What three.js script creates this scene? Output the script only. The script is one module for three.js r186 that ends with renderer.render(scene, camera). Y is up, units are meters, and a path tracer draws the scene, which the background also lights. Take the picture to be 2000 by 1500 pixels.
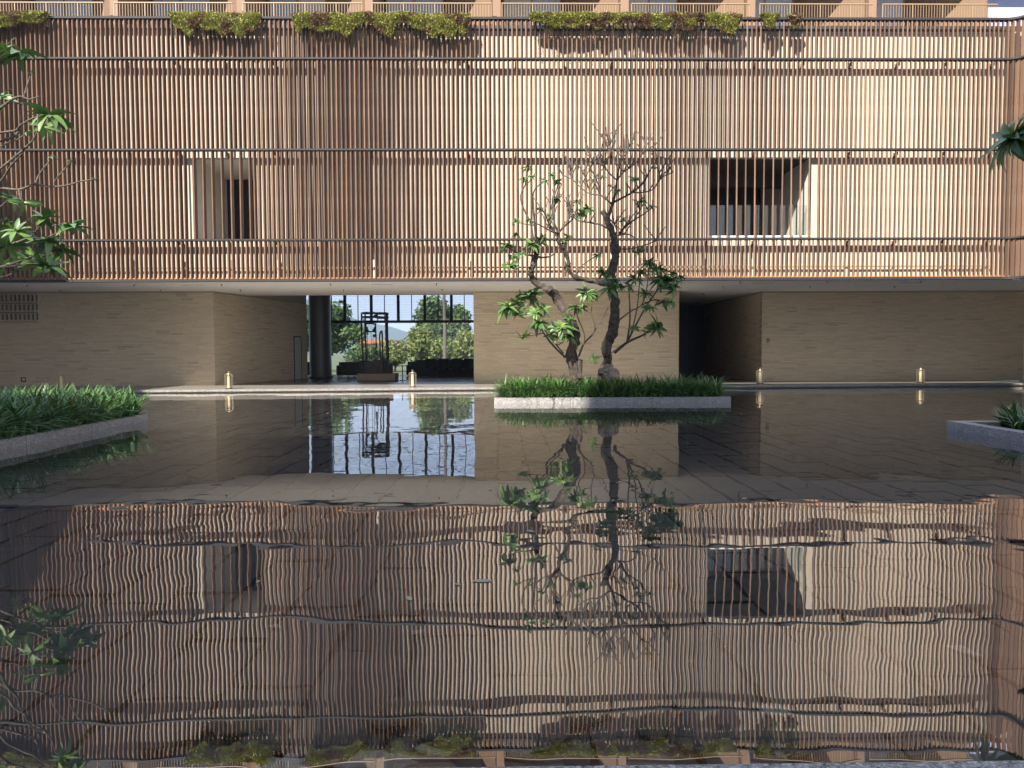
import * as THREE from 'three';
import { mergeGeometries, toCreasedNormals } from 'three/addons/utils/BufferGeometryUtils.js';
import { RoundedBoxGeometry } from 'three/addons/geometries/RoundedBoxGeometry.js';
import { TextGeometry } from 'three/addons/geometries/TextGeometry.js';
import { FontLoader } from 'three/addons/loaders/FontLoader.js';

// ------------------------------------------------------------------ camera, sky, sun, exposure
const scene = new THREE.Scene();
const camera = new THREE.PerspectiveCamera(54.9, 4 / 3, 0.1, 6000);
camera.rotation.order = 'YXZ';
camera.position.set(0, 1.7, 0);
camera.rotation.set(THREE.MathUtils.degToRad(-2.6), THREE.MathUtils.degToRad(-0.8), THREE.MathUtils.degToRad(-0.25));
const renderer = new THREE.WebGLRenderer({ antialias: true });
renderer.toneMapping = THREE.LinearToneMapping;
renderer.toneMappingExposure = 2.85;
renderer.shadowMap.enabled = true;

function rng(seed) { let a = seed >>> 0; return () => { a = (a + 0x6d2b79f5) | 0; let t = Math.imul(a ^ (a >>> 15), 1 | a); t = (t + Math.imul(t ^ (t >>> 7), 61 | t)) ^ t; return ((t ^ (t >>> 14)) >>> 0) / 4294967296; }; }
// value noise on a lattice that wraps after n cells
function lattice(seed, n) { const r = rng(seed), a = new Float32Array(n * n); for (let i = 0; i < a.length; i++) a[i] = r(); return (x, y) => { const xi = Math.floor(x), yi = Math.floor(y), fx = x - xi, fy = y - yi, u = fx * fx * (3 - 2 * fx), v = fy * fy * (3 - 2 * fy); const g = (p, q) => a[(((q % n) + n) % n) * n + (((p % n) + n) % n)]; return (g(xi, yi) * (1 - u) + g(xi + 1, yi) * u) * (1 - v) + (g(xi, yi + 1) * (1 - u) + g(xi + 1, yi + 1) * u) * v; }; }
function fbm(seed, n, octaves) { const l = []; for (let o = 0; o < octaves; o++) l.push(lattice(seed + o * 17, n << o)); return (x, y) => { let s = 0, w = 0.5, k = 1, t = 0; for (const f of l) { s += w * f(x * k, y * k); t += w; w *= 0.5; k *= 2; } return s / t; }; }

{ // sky: pale near the horizon, blue above, soft broken cloud
  const W = 512, H = 256, data = new Float32Array(W * H * 4), n = fbm(5, 8, 5);
  for (let j = 0; j < H; j++) for (let i = 0; i < W; i++) {
    const el = ((j + 0.5) / H - 0.5) * Math.PI, s = Math.max(0, Math.sin(el)), k = Math.pow(1 - s, 3);
    let c = [0.26 + 0.42 * k, 0.44 + 0.32 * k, 0.86 + 0.04 * k];
    const cl = Math.min(1, Math.max(0, (n((i / W) * 8, (j / H) * 8) - 0.47) * 4.5)) * (el > 0 ? 1 : 0);
    c = c.map((v, q) => v * (1 - 0.75 * cl) + [1.02, 1.02, 1.05][q] * 0.75 * cl);
    if (el < 0) c = [0.3, 0.3, 0.28];
    const o = (j * W + i) * 4; data[o] = c[0]; data[o + 1] = c[1]; data[o + 2] = c[2]; data[o + 3] = 1;
  }
  const t = new THREE.DataTexture(data, W, H, THREE.RGBAFormat, THREE.FloatType);
  t.mapping = THREE.EquirectangularReflectionMapping; t.magFilter = THREE.LinearFilter; t.minFilter = THREE.LinearFilter; t.wrapS = THREE.RepeatWrapping; t.needsUpdate = true;
  scene.background = t; scene.environment = t;
  scene.backgroundIntensity = 0.55; scene.environmentIntensity = 0.55;
}
const SUN = new THREE.Vector3(-0.348, 0.669, 0.656).normalize();
{
  const sun = new THREE.DirectionalLight(0xfff3e4, 4.9);
  sun.position.copy(SUN).multiplyScalar(90); sun.position.z -= 28; sun.target.position.set(0, 5, -28);
  sun.castShadow = true; sun.shadow.mapSize.set(4096, 4096);
  Object.assign(sun.shadow.camera, { left: -60, right: 60, top: 60, bottom: -60, near: 1, far: 260 });
  scene.add(sun, sun.target);
}

// ------------------------------------------------------------------ helpers
const names = {};
const numbered = (n) => { names[n] = (names[n] ?? -1) + 1; return names[n] ? `${n}_${String(names[n]).padStart(3, '0')}` : n; };
function part(name, geo, mat, parent) { const m = new THREE.Mesh(geo, mat); m.name = name; m.castShadow = m.receiveShadow = true; parent.add(m); return m; }
function thing(name, label, category, pos = [0, 0, 0], group) { const o = new THREE.Group(); o.name = numbered(name); o.position.set(...pos); o.userData = { label, category }; if (group) o.userData.group = group; scene.add(o); return o; }
function single(name, label, category, geo, mat, pos = [0, 0, 0], group) { const m = part(numbered(name), geo, mat, scene); m.position.set(...pos); m.userData = { label, category }; if (group) m.userData.group = group; return m; }
function structure(name, geo, mat) { const m = part(numbered(name), geo, mat, scene); m.userData = { kind: 'structure' }; return m; }
function at(o, x, y, z) { o.position.set(x, y, z); return o; }
// box with uv in metres, centred, optionally moved
function box(w, h, d, x = 0, y = 0, z = 0) {
  const g = new THREE.BoxGeometry(w, h, d), u = g.attributes.uv, n = g.attributes.normal;
  for (let i = 0; i < u.count; i++) { const nx = Math.abs(n.getX(i)), ny = Math.abs(n.getY(i)); u.setXY(i, u.getX(i) * (nx > 0.5 ? d : w), u.getY(i) * (ny > 0.5 ? d : h)); }
  g.translate(x, y, z); return g;
}
const span = (x0, x1, y0, y1, z0, z1) => box(Math.abs(x1 - x0), Math.abs(y1 - y0), Math.abs(z1 - z0), (x0 + x1) / 2, (y0 + y1) / 2, (z0 + z1) / 2);
const merge = (a) => mergeGeometries(a.map((g) => (g.index ? g.toNonIndexed() : g)));
// a bar of rectangular section along a path in plan
function strip(path, half, y0, y1) {
  const P = [], n = path.length, off = path.map((p, i) => { const a = path[Math.max(0, i - 1)], b = path[Math.min(n - 1, i + 1)], dx = b[0] - a[0], dz = b[1] - a[1], l = Math.hypot(dx, dz); return [-dz / l * half, dx / l * half]; });
  const L = path.map((p, i) => [p[0] + off[i][0], p[1] + off[i][1]]), R = path.map((p, i) => [p[0] - off[i][0], p[1] - off[i][1]]);
  const quad = (a, b, c, d) => P.push(...a, ...b, ...c, ...a, ...c, ...d);
  for (let i = 0; i < n - 1; i++) {
    const v = (q, y) => [q[0], y, q[1]];
    quad(v(L[i], y1), v(L[i + 1], y1), v(R[i + 1], y1), v(R[i], y1)); quad(v(R[i], y0), v(R[i + 1], y0), v(L[i + 1], y0), v(L[i], y0));
    quad(v(L[i], y0), v(L[i + 1], y0), v(L[i + 1], y1), v(L[i], y1)); quad(v(R[i], y1), v(R[i + 1], y1), v(R[i + 1], y0), v(R[i], y0));
  }
  for (const i of [0, n - 1]) quad([L[i][0], y0, L[i][1]], [L[i][0], y1, L[i][1]], [R[i][0], y1, R[i][1]], [R[i][0], y0, R[i][1]]);
  const g = new THREE.BufferGeometry(); g.setAttribute('position', new THREE.Float32BufferAttribute(P, 3));
  const uv = []; for (let i = 0; i < P.length; i += 3) uv.push(P[i] + P[i + 2], P[i + 1]); g.setAttribute('uv', new THREE.Float32BufferAttribute(uv, 2)); g.computeVertexNormals(); return g;
}
// a tapering tube through points with radii, uneven like a limb
function limbGeo(pts, radii, seed, sides = 7, rough = 0.1, steps = 4) {
  const c = new THREE.CatmullRomCurve3(pts.map((p) => new THREE.Vector3(...p)), false, 'centripetal'), n = Math.max(2, (pts.length - 1) * steps), r = rng(seed), pos = [], uv = [], idx = [], fr = c.computeFrenetFrames(n, false);
  let len = 0, prev = null; const lob = Array.from({ length: sides }, () => r() * 6.28);
  for (let i = 0; i <= n; i++) {
    const t = i / n, p = c.getPoint(t), k = t * (radii.length - 1), a = Math.min(radii.length - 2, Math.floor(k)), R = radii[a] + (radii[a + 1] - radii[a]) * (k - a);
    if (prev) len += p.distanceTo(prev); prev = p;
    for (let s = 0; s <= sides; s++) {
      const q = (s / sides) * Math.PI * 2, w = R * (1 + rough * 2.2 * (nB((s % sides) * (16 / sides), len * 3.4 + seed) - 0.5)) * (1 + rough * Math.sin(lob[s % sides] + len * 5.1 / Math.max(0.3, R * 5)) + rough * 0.6 * Math.sin(len * 13 + s * 2.4 + seed));
      const v = p.clone().addScaledVector(fr.normals[i], Math.cos(q) * w).addScaledVector(fr.binormals[i], Math.sin(q) * w);
      pos.push(v.x, v.y, v.z); uv.push((s / sides) * R * 6.28, len);
    }
  }
  for (let i = 0; i < n; i++) for (let s = 0; s < sides; s++) { const a = i * (sides + 1) + s, b = a + sides + 1; idx.push(a, b, a + 1, b, b + 1, a + 1); }
  const e = pos.length / 3, pe = c.getPoint(1); pos.push(pe.x, pe.y, pe.z); uv.push(0, len); for (let s = 0; s < sides; s++) idx.push(n * (sides + 1) + s, e, n * (sides + 1) + s + 1);
  const g = new THREE.BufferGeometry(); g.setAttribute('position', new THREE.Float32BufferAttribute(pos, 3)); g.setAttribute('uv', new THREE.Float32BufferAttribute(uv, 2)); g.setIndex(idx); g.computeVertexNormals(); return g;
}

// ------------------------------------------------------------------ textures and materials
function dataTex(size, fn, srgb = true) {
  const d = new Uint8Array(size * size * 4);
  for (let j = 0; j < size; j++) for (let i = 0; i < size; i++) { const c = fn(i / size, j / size), o = (j * size + i) * 4; for (let q = 0; q < 3; q++) d[o + q] = Math.max(0, Math.min(255, Math.round((Array.isArray(c) ? c[q] : c) * 255))); d[o + 3] = 255; }
  const t = new THREE.DataTexture(d, size, size); t.wrapS = t.wrapT = THREE.RepeatWrapping; t.magFilter = THREE.LinearFilter; t.minFilter = THREE.LinearMipmapLinearFilter; t.generateMipmaps = true; if (srgb) t.colorSpace = THREE.SRGBColorSpace; t.needsUpdate = true; return t;
}
const rep = (t, x, y) => { const c = t.clone(); c.repeat.set(x, y); c.needsUpdate = true; return c; };
const nA = fbm(11, 8, 5), nB = fbm(23, 16, 4), nC = fbm(37, 64, 2);
const plaster = dataTex(512, (u, v) => 0.90 + 0.07 * (nA(u * 8, v * 8) - 0.5) + 0.10 * (nC(u * 64, v * 64) - 0.5));
const lattice3 = lattice(71, 32), lattG = lattice(91, 128);
const streaks = dataTex(256, (u, v) => 0.86 + 0.22 * (lattice3(u * 32, v * 4) - 0.5) + 0.12 * (nB(u * 16, v * 16) - 0.5));
const granite = dataTex(512, (u, v) => { const a = nC(u * 64, v * 64), b = lattG(u * 128, v * 128); return 0.62 + 0.5 * (a - 0.5) + (b > 0.8 ? -0.34 : b < 0.16 ? 0.16 : 0); });
const slateTex = dataTex(512, (u, v) => { const a = nA(u * 8, v * 8), b = nC(u * 64, v * 64); return 0.72 + 0.5 * (a - 0.5) + 0.25 * (b - 0.5); });
const barkTex = dataTex(512, (u, v) => { const a = nA(u * 8, v * 8), b = nC(u * 64, v * 64), c = nB(u * 16, v * 16); return 0.66 + 0.6 * (a - 0.5) + 0.4 * (b - 0.5) + (c > 0.6 ? 0.12 : 0); });
const barkBump = dataTex(512, (u, v) => 0.6 * nB(u * 16, v * 16) + 0.4 * nC(u * 64, v * 64), false);
const lin = (r, g, b) => new THREE.Color().setRGB(r, g, b);
const std = (c, rough, o = {}) => new THREE.MeshStandardMaterial({ color: c, roughness: rough, ...o });
const M = {
  cream: std(lin(0.57, 0.52, 0.43), 0.9, { map: plaster }),
  soffit: std(lin(0.88, 0.84, 0.77), 0.9, { map: rep(plaster, 0.35, 0.35) }),
  slat: [0, 1, 2, 3, 4].map((i) => new THREE.MeshPhysicalMaterial({ color: lin(0.208 + 0.028 * (i - 2), 0.126 + 0.017 * (i - 2) + (i % 2 ? 0.005 : 0), 0.084 + 0.010 * (i - 2) + (i % 2 ? 0.006 : 0)), roughness: 0.8, specularIntensity: 0.35, map: rep(streaks, 2, 0.5) })),
  rail: std(lin(0.015, 0.014, 0.015), 0.7),
  dark: std(lin(0.03, 0.028, 0.026), 0.6),
  ledge: std(lin(0.40, 0.19, 0.08), 0.7),
  mortar: std(lin(0.34, 0.27, 0.18), 0.95),
  brick: std(lin(1, 1, 1), 0.85, { map: plaster }),
  walkway: std(lin(0.58, 0.55, 0.50), 0.35, { map: rep(granite, 0.9, 0.9) }),
  lobbyFloor: std(lin(0.045, 0.045, 0.048), 0.16),
  interior: std(lin(0.34, 0.31, 0.27), 0.85),
  black: std(lin(0.012, 0.012, 0.013), 0.5),
  glass: new THREE.MeshPhysicalMaterial({ color: lin(0.93, 0.95, 0.95), transmission: 1, thickness: 0, roughness: 0, ior: 1.5 }),
  granite: std(lin(0.62, 0.61, 0.60), 0.6, { map: rep(granite, 1.4, 1.4) }),
  kerbTop: std(lin(0.58, 0.55, 0.50), 0.7, { map: rep(granite, 1.4, 1.4) }),
  soil: std(lin(0.03, 0.022, 0.015), 1),
  slate: [[0.029, 0.030, 0.024], [0.024, 0.026, 0.022], [0.034, 0.033, 0.026], [0.037, 0.034, 0.027], [0.020, 0.022, 0.019]].map((c) => std(lin(...c), 0.75, { map: slateTex })),
  pale: std(lin(0.26, 0.245, 0.20), 0.9, { map: slateTex }),
  bark: std(lin(0.15, 0.12, 0.095), 0.95, { map: rep(barkTex, 1.2, 1.2), bumpMap: rep(barkBump, 1.6, 1.6), bumpScale: 0.05 }),
  paleBark: std(lin(0.42, 0.35, 0.28), 0.9, { map: rep(barkTex, 1.2, 1.2), bumpMap: rep(barkBump, 1.6, 1.6), bumpScale: 0.01 }),
  twig: std(lin(0.085, 0.07, 0.056), 0.9),
  paleTwig: std(lin(0.21, 0.18, 0.14), 0.9, { map: rep(barkTex, 3, 3), bumpMap: rep(barkBump, 4, 4), bumpScale: 0.01 }),
  leaf: [[0.075, 0.165, 0.035], [0.11, 0.21, 0.04], [0.055, 0.125, 0.035], [0.16, 0.25, 0.05]].map((c) => new THREE.MeshPhysicalMaterial({ color: lin(...c), roughness: 0.5, transmission: 0.3, thickness: 0, side: THREE.DoubleSide })),
  blade: new THREE.MeshPhysicalMaterial({ color: lin(1, 1, 1), roughness: 0.45, transmission: 0.2, thickness: 0, side: THREE.DoubleSide }),
  foliage: new THREE.MeshPhysicalMaterial({ vertexColors: true, roughness: 0.7, transmission: 0.3, thickness: 0, side: THREE.DoubleSide }),
  brass: std(lin(0.50, 0.44, 0.33), 0.5, { metalness: 1 }),
  lantern: new THREE.MeshPhysicalMaterial({ color: lin(0.96, 0.93, 0.84), transmission: 1, thickness: 0, roughness: 0.03, ior: 1.5 }),
  candle: std(lin(0.70, 0.69, 0.66), 0.5),
  partition: std(lin(0.23, 0.15, 0.095), 0.75, { map: rep(plaster, 1, 1) }),
  post: std(lin(0.22, 0.14, 0.09), 0.75),
  handrail: std(lin(0.27, 0.20, 0.12), 0.5),
  doorSkyGlass: std(lin(0.40, 0.50, 0.68), 0.08),  // opaque pale blue: the sky reflection is put into the base colour
  curtain: std(lin(0.55, 0.58, 0.62), 0.9),
  tower: std(lin(0.70, 0.66, 0.59), 0.9),
  forest: std(lin(0.05, 0.085, 0.075), 1),
};

// ------------------------------------------------------------------ ground, pool
structure('ground', new THREE.PlaneGeometry(8000, 8000).rotateX(-Math.PI / 2).translate(0, -0.6, 0), std(lin(0.09, 0.11, 0.05), 1));
const edgeZ = (x) => -30.75 - 0.062 * (x + 12);           // front edge of the walkway
{ // pool floor: slate slabs laid in rows, with open dark joints
  const floor = structure('pool_floor', span(-24.3, 24, -0.6, -0.345, -34.5, -2.8), std(lin(0.012, 0.013, 0.012), 0.9));
  const r = rng(400), variants = [];
  const slabGeo = (w, l) => {
    const pts = [], j = () => (r() - 0.5) * 0.05, nx = 3, nz = 5;
    for (let i = 0; i < nx; i++) pts.push([-w / 2 + (w * i) / nx + j() * 0.6, -l / 2 + j()]); for (let i = 0; i < nz; i++) pts.push([w / 2 + j(), -l / 2 + (l * i) / nz + j() * 0.6]);
    for (let i = 0; i < nx; i++) pts.push([w / 2 - (w * i) / nx + j() * 0.6, l / 2 + j()]); for (let i = 0; i < nz; i++) pts.push([-w / 2 + j(), l / 2 - (l * i) / nz + j() * 0.6]);
    const s = new THREE.Shape(pts.map((p) => new THREE.Vector2(...p))), g = new THREE.ExtrudeGeometry(s, { depth: 0.04, bevelEnabled: false }); g.rotateX(-Math.PI / 2); return g;
  };
  const W = 0.52; for (const l of [0.62, 0.85, 1.1, 1.35]) for (let k = 0; k < 3; k++) variants.push([l, slabGeo(W - 0.03, l - 0.03)]);
  const all = [];
  for (let x = -24; x < 23.6; x += W) { let z = -2.95 - r() * 0.6; while (z > -34.2) { const k = Math.floor(r() * variants.length), l = variants[k][0]; all.push([x + W / 2, z - l / 2, k, r() < 0.5 ? 0 : Math.PI, Math.floor(r() * 5), (r() - 0.5) * 0.024]); z -= l; } }
  all.sort((a, b) => Math.hypot(a[0], a[1]) - Math.hypot(b[0], b[1]));
  const near = all.filter((s) => Math.abs(s[0]) < 1.2 - s[1] * 0.72).slice(0, 290), set = new Set(near);
  for (const [x, z, k, a, m, h] of near) { const p = part('slab', variants[k][1], M.slate[m], floor); p.position.set(x, -0.34 + h, z); p.rotation.set((r() - 0.5) * 0.02, a, (r() - 0.5) * 0.02); }
  for (let m = 0; m < 5; m++) { // the far slabs
    const gs = all.filter((s) => !set.has(s) && s[4] === m).map(([x, z, k, a, , h]) => variants[k][1].clone().rotateY(a).translate(x, -0.34 + h, z));
    part('slab_paving', merge(gs), M.slate[m], floor).userData.kind = 'stuff';
  }
  // pale chips of mortar and silt lodged along the joints
  const chip = new THREE.CircleGeometry(1, 7).rotateX(-Math.PI / 2), pa = chip.attributes.position; for (let i = 1; i < pa.count; i++) { const f = 0.6 + 0.7 * r(); pa.setXYZ(i, pa.getX(i) * f, 0, pa.getZ(i) * f); }
  const chips = new THREE.InstancedMesh(chip, M.pale, 620); chips.name = 'silt_chips'; chips.userData.kind = 'stuff'; const d = new THREE.Object3D();
  for (let i = 0; i < 620; i++) { const s = all[Math.floor(r() * all.length)], e = r() < 0.5 ? -1 : 1; d.position.set(s[0] + e * W / 2 * (r() < 0.7 ? 1 : r()), -0.282 + r() * 0.004, s[1] + (r() - 0.5) * 0.8); d.rotation.y = r() * 6; const k = 0.012 + 0.055 * r() * r(); d.scale.set(k * (0.5 + r()), 1, k * (1 + 2 * r())); d.updateMatrix(); chips.setMatrixAt(i, d.matrix); }
  floor.add(chips);
  for (const [px, pz, w, l] of [[-0.62, -3.5, 0.2, 0.09], [-0.3, -3.62, 0.16, 0.07], [-1.05, -3.45, 0.1, 0.1], [0.95, -3.6, 0.12, 0.06], [1.5, -3.95, 0.1, 0.07]]) {
    const sand = new THREE.Shape(); for (let i = 0; i < 22; i++) { const q = (i / 22) * 6.283, k = 0.6 + 0.7 * r(); sand[i ? 'lineTo' : 'moveTo'](Math.cos(q) * w * k, Math.sin(q) * l * k); }
    part('silt_patch', new THREE.ExtrudeGeometry(sand, { depth: 0.014, bevelEnabled: false }).rotateX(-Math.PI / 2).translate(px, -0.29, pz), M.pale, floor);
  }
  const moss = std(lin(0.06, 0.065, 0.035), 0.95, { map: slateTex });
  for (let k = 0; k < 11; k++) { const g = new THREE.IcosahedronGeometry(1, 2), p = g.attributes.position, a = 0.07 + 0.08 * r(); for (let i = 0; i < p.count; i++) { const f = 0.8 + 0.5 * nA(p.getX(i) * 1.5 + k * 3, p.getZ(i) * 1.5 + p.getY(i)); p.setXYZ(i, p.getX(i) * f * a * 1.4, p.getY(i) * f * 0.045, p.getZ(i) * f * a); } g.computeVertexNormals(); single('pool_stone', 'mossy flat stone lying among pale silt on the slate pool floor', 'stone', g, k % 3 ? moss : M.slate[2], [-1.75 + k * 0.31 + (r() - 0.5) * 0.2, -0.262, -3.5 - 0.45 * r()], 'flat stones on the pool floor').rotation.y = r() * 6; }
}
{ // still water with faint ripples
  const breeze = fbm(333, 4, 3), N = 1024, nd = new Float32Array(N * N * 4), r = rng(9), waves = [];
  for (let i = 0; i < 56; i++) { const k = 9 + Math.floor(r() * r() * 62), a = r() * 6.283, kx = Math.round(k * Math.cos(a)), ky = Math.round(k * Math.sin(a)); waves.push([kx, ky, r() * 6.283, 0.00031 * (0.5 + r()) * (k > 32 ? 0.7 : 1), Math.hypot(kx, ky) || 1]); }
  const tab = waves.map(([kx, ky]) => { const s = new Float32Array(N), c = new Float32Array(N); for (let i = 0; i < N; i++) { s[i] = Math.sin((6.2831853 * i) / N); c[i] = Math.cos((6.2831853 * i) / N); } return [s, c]; })[0];
  for (let j = 0; j < N; j++) for (let i = 0; i < N; i++) {
    let sx = 0, sy = 0; const env = 0.25 + 1.5 * Math.pow(breeze((i / N) * 4, (j / N) * 4), 1.5) * 1.35; for (const [kx, ky, p, s, k] of waves) { const q = (((kx * i + ky * j + Math.round((p / 6.2831853) * N)) % N) + N) % N, w = s * tab[1][q]; sx += (w * kx) / k; sy += (w * ky) / k; }
    const o = (j * N + i) * 4; nd[o] = 0.5 - (sx * env) / 2; nd[o + 1] = 0.5 - (sy * env) / 2; nd[o + 2] = 1; nd[o + 3] = 1;
  }
  const t = new THREE.DataTexture(nd, N, N, THREE.RGBAFormat, THREE.FloatType); t.wrapS = t.wrapT = THREE.RepeatWrapping; t.magFilter = THREE.LinearFilter; t.minFilter = THREE.LinearFilter; t.repeat.set(1 / 9.1, 1 / 9.1); t.needsUpdate = true;
  // long swells are in the surface itself
  const g = new THREE.PlaneGeometry(48.3, 31.6, 322, 210).rotateX(-Math.PI / 2).translate(-0.15, 0, -18.6), P = g.attributes.position, Nn = g.attributes.normal, U = g.attributes.uv, big = [];
  for (let i = 0; i < 18; i++) { const L = 0.8 + 3.6 * r(), a = r() * 6.283; big.push([(6.283 / L) * Math.cos(a), (6.283 / L) * Math.sin(a), r() * 6.283, 0.0011 * (0.5 + r()), 6.283 / L]); }
  for (let i = 0; i < P.count; i++) { const x = P.getX(i), z = P.getZ(i); let y = 0, sx = 0, sz = 0; for (const [kx, kz, p, s, k] of big) { const q = kx * x + kz * z + p; y += (s / k) * Math.sin(q); sx += (s * kx / k) * Math.cos(q); sz += (s * kz / k) * Math.cos(q); } P.setXYZ(i, x, y, z); const l = Math.hypot(sx, 1, sz); Nn.setXYZ(i, -sx / l, 1 / l, -sz / l); U.setXY(i, x, -z); }
  const water = structure('water', g, new THREE.MeshPhysicalMaterial({ color: 0xffffff, transmission: 1, thickness: 0, roughness: 0, ior: 3.2, normalMap: t }));
  water.castShadow = false;
  const fl = new THREE.InstancedMesh(new THREE.CircleGeometry(1, 6).rotateX(-Math.PI / 2), std(lin(0.28, 0.24, 0.15), 0.8, { side: THREE.DoubleSide }), 150), d = new THREE.Object3D(); fl.name = 'floating_leaves'; fl.userData = { kind: 'stuff', label: 'small fallen leaves and petals floating on the pool', category: 'leaves' };
  for (let i = 0; i < 150; i++) { d.position.set((r() - 0.5) * 34, 0.006, -4.5 - 25 * r()); d.rotation.y = r() * 6.3; const k = 0.012 + 0.03 * r() * r(); d.scale.set(k * 2.2, 1, k); d.updateMatrix(); fl.setMatrixAt(i, d.matrix); }
  scene.add(fl);
}
{ // terrace at the near edge and the walkway under the building
  structure('terrace', span(-24.3, 24, -0.6, 0.12, -2.74, 9), M.kerbTop);
  const s = new THREE.Shape([[-24.3, -edgeZ(-24.3) + 0.612], [24, -edgeZ(24) + 0.612], [24, 36.9], [-24.3, 36.9]].map((p) => new THREE.Vector2(...p)));
  const walk = structure('walkway', new THREE.ExtrudeGeometry(s, { depth: 0.085, bevelEnabled: true, bevelSize: 0.006, bevelThickness: 0.006, bevelSegments: 1 }).rotateX(-Math.PI / 2).translate(0, 0.045, 0), M.walkway);
  for (let i = 0; i < 20; i++) { const a = -24.3 + i * 2.415, b = a + 2.409, q = new THREE.Shape([[a, -edgeZ(a)], [b, -edgeZ(b)], [b, -edgeZ(b) + 0.6], [a, -edgeZ(a) + 0.6]].map((p) => new THREE.Vector2(...p))); part('coping_stone', new THREE.ExtrudeGeometry(q, { depth: 0.08, bevelEnabled: true, bevelSize: 0.004, bevelThickness: 0.004, bevelSegments: 1, bevelOffset: -0.004 }).rotateX(-Math.PI / 2).translate(0, 0.049, 0), M.walkway, walk); }
  const s2 = new THREE.Shape([[-24.2, -edgeZ(-24.2) + 0.14], [23.9, -edgeZ(23.9) + 0.14], [23.9, 36.8], [-24.2, 36.8]].map((p) => new THREE.Vector2(...p)));
  part('plinth_recess', new THREE.ExtrudeGeometry(s2, { depth: 0.62, bevelEnabled: false }).rotateX(-Math.PI / 2).translate(0, -0.585, 0), std(lin(0.30, 0.29, 0.27), 0.9), walk);
}

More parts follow.
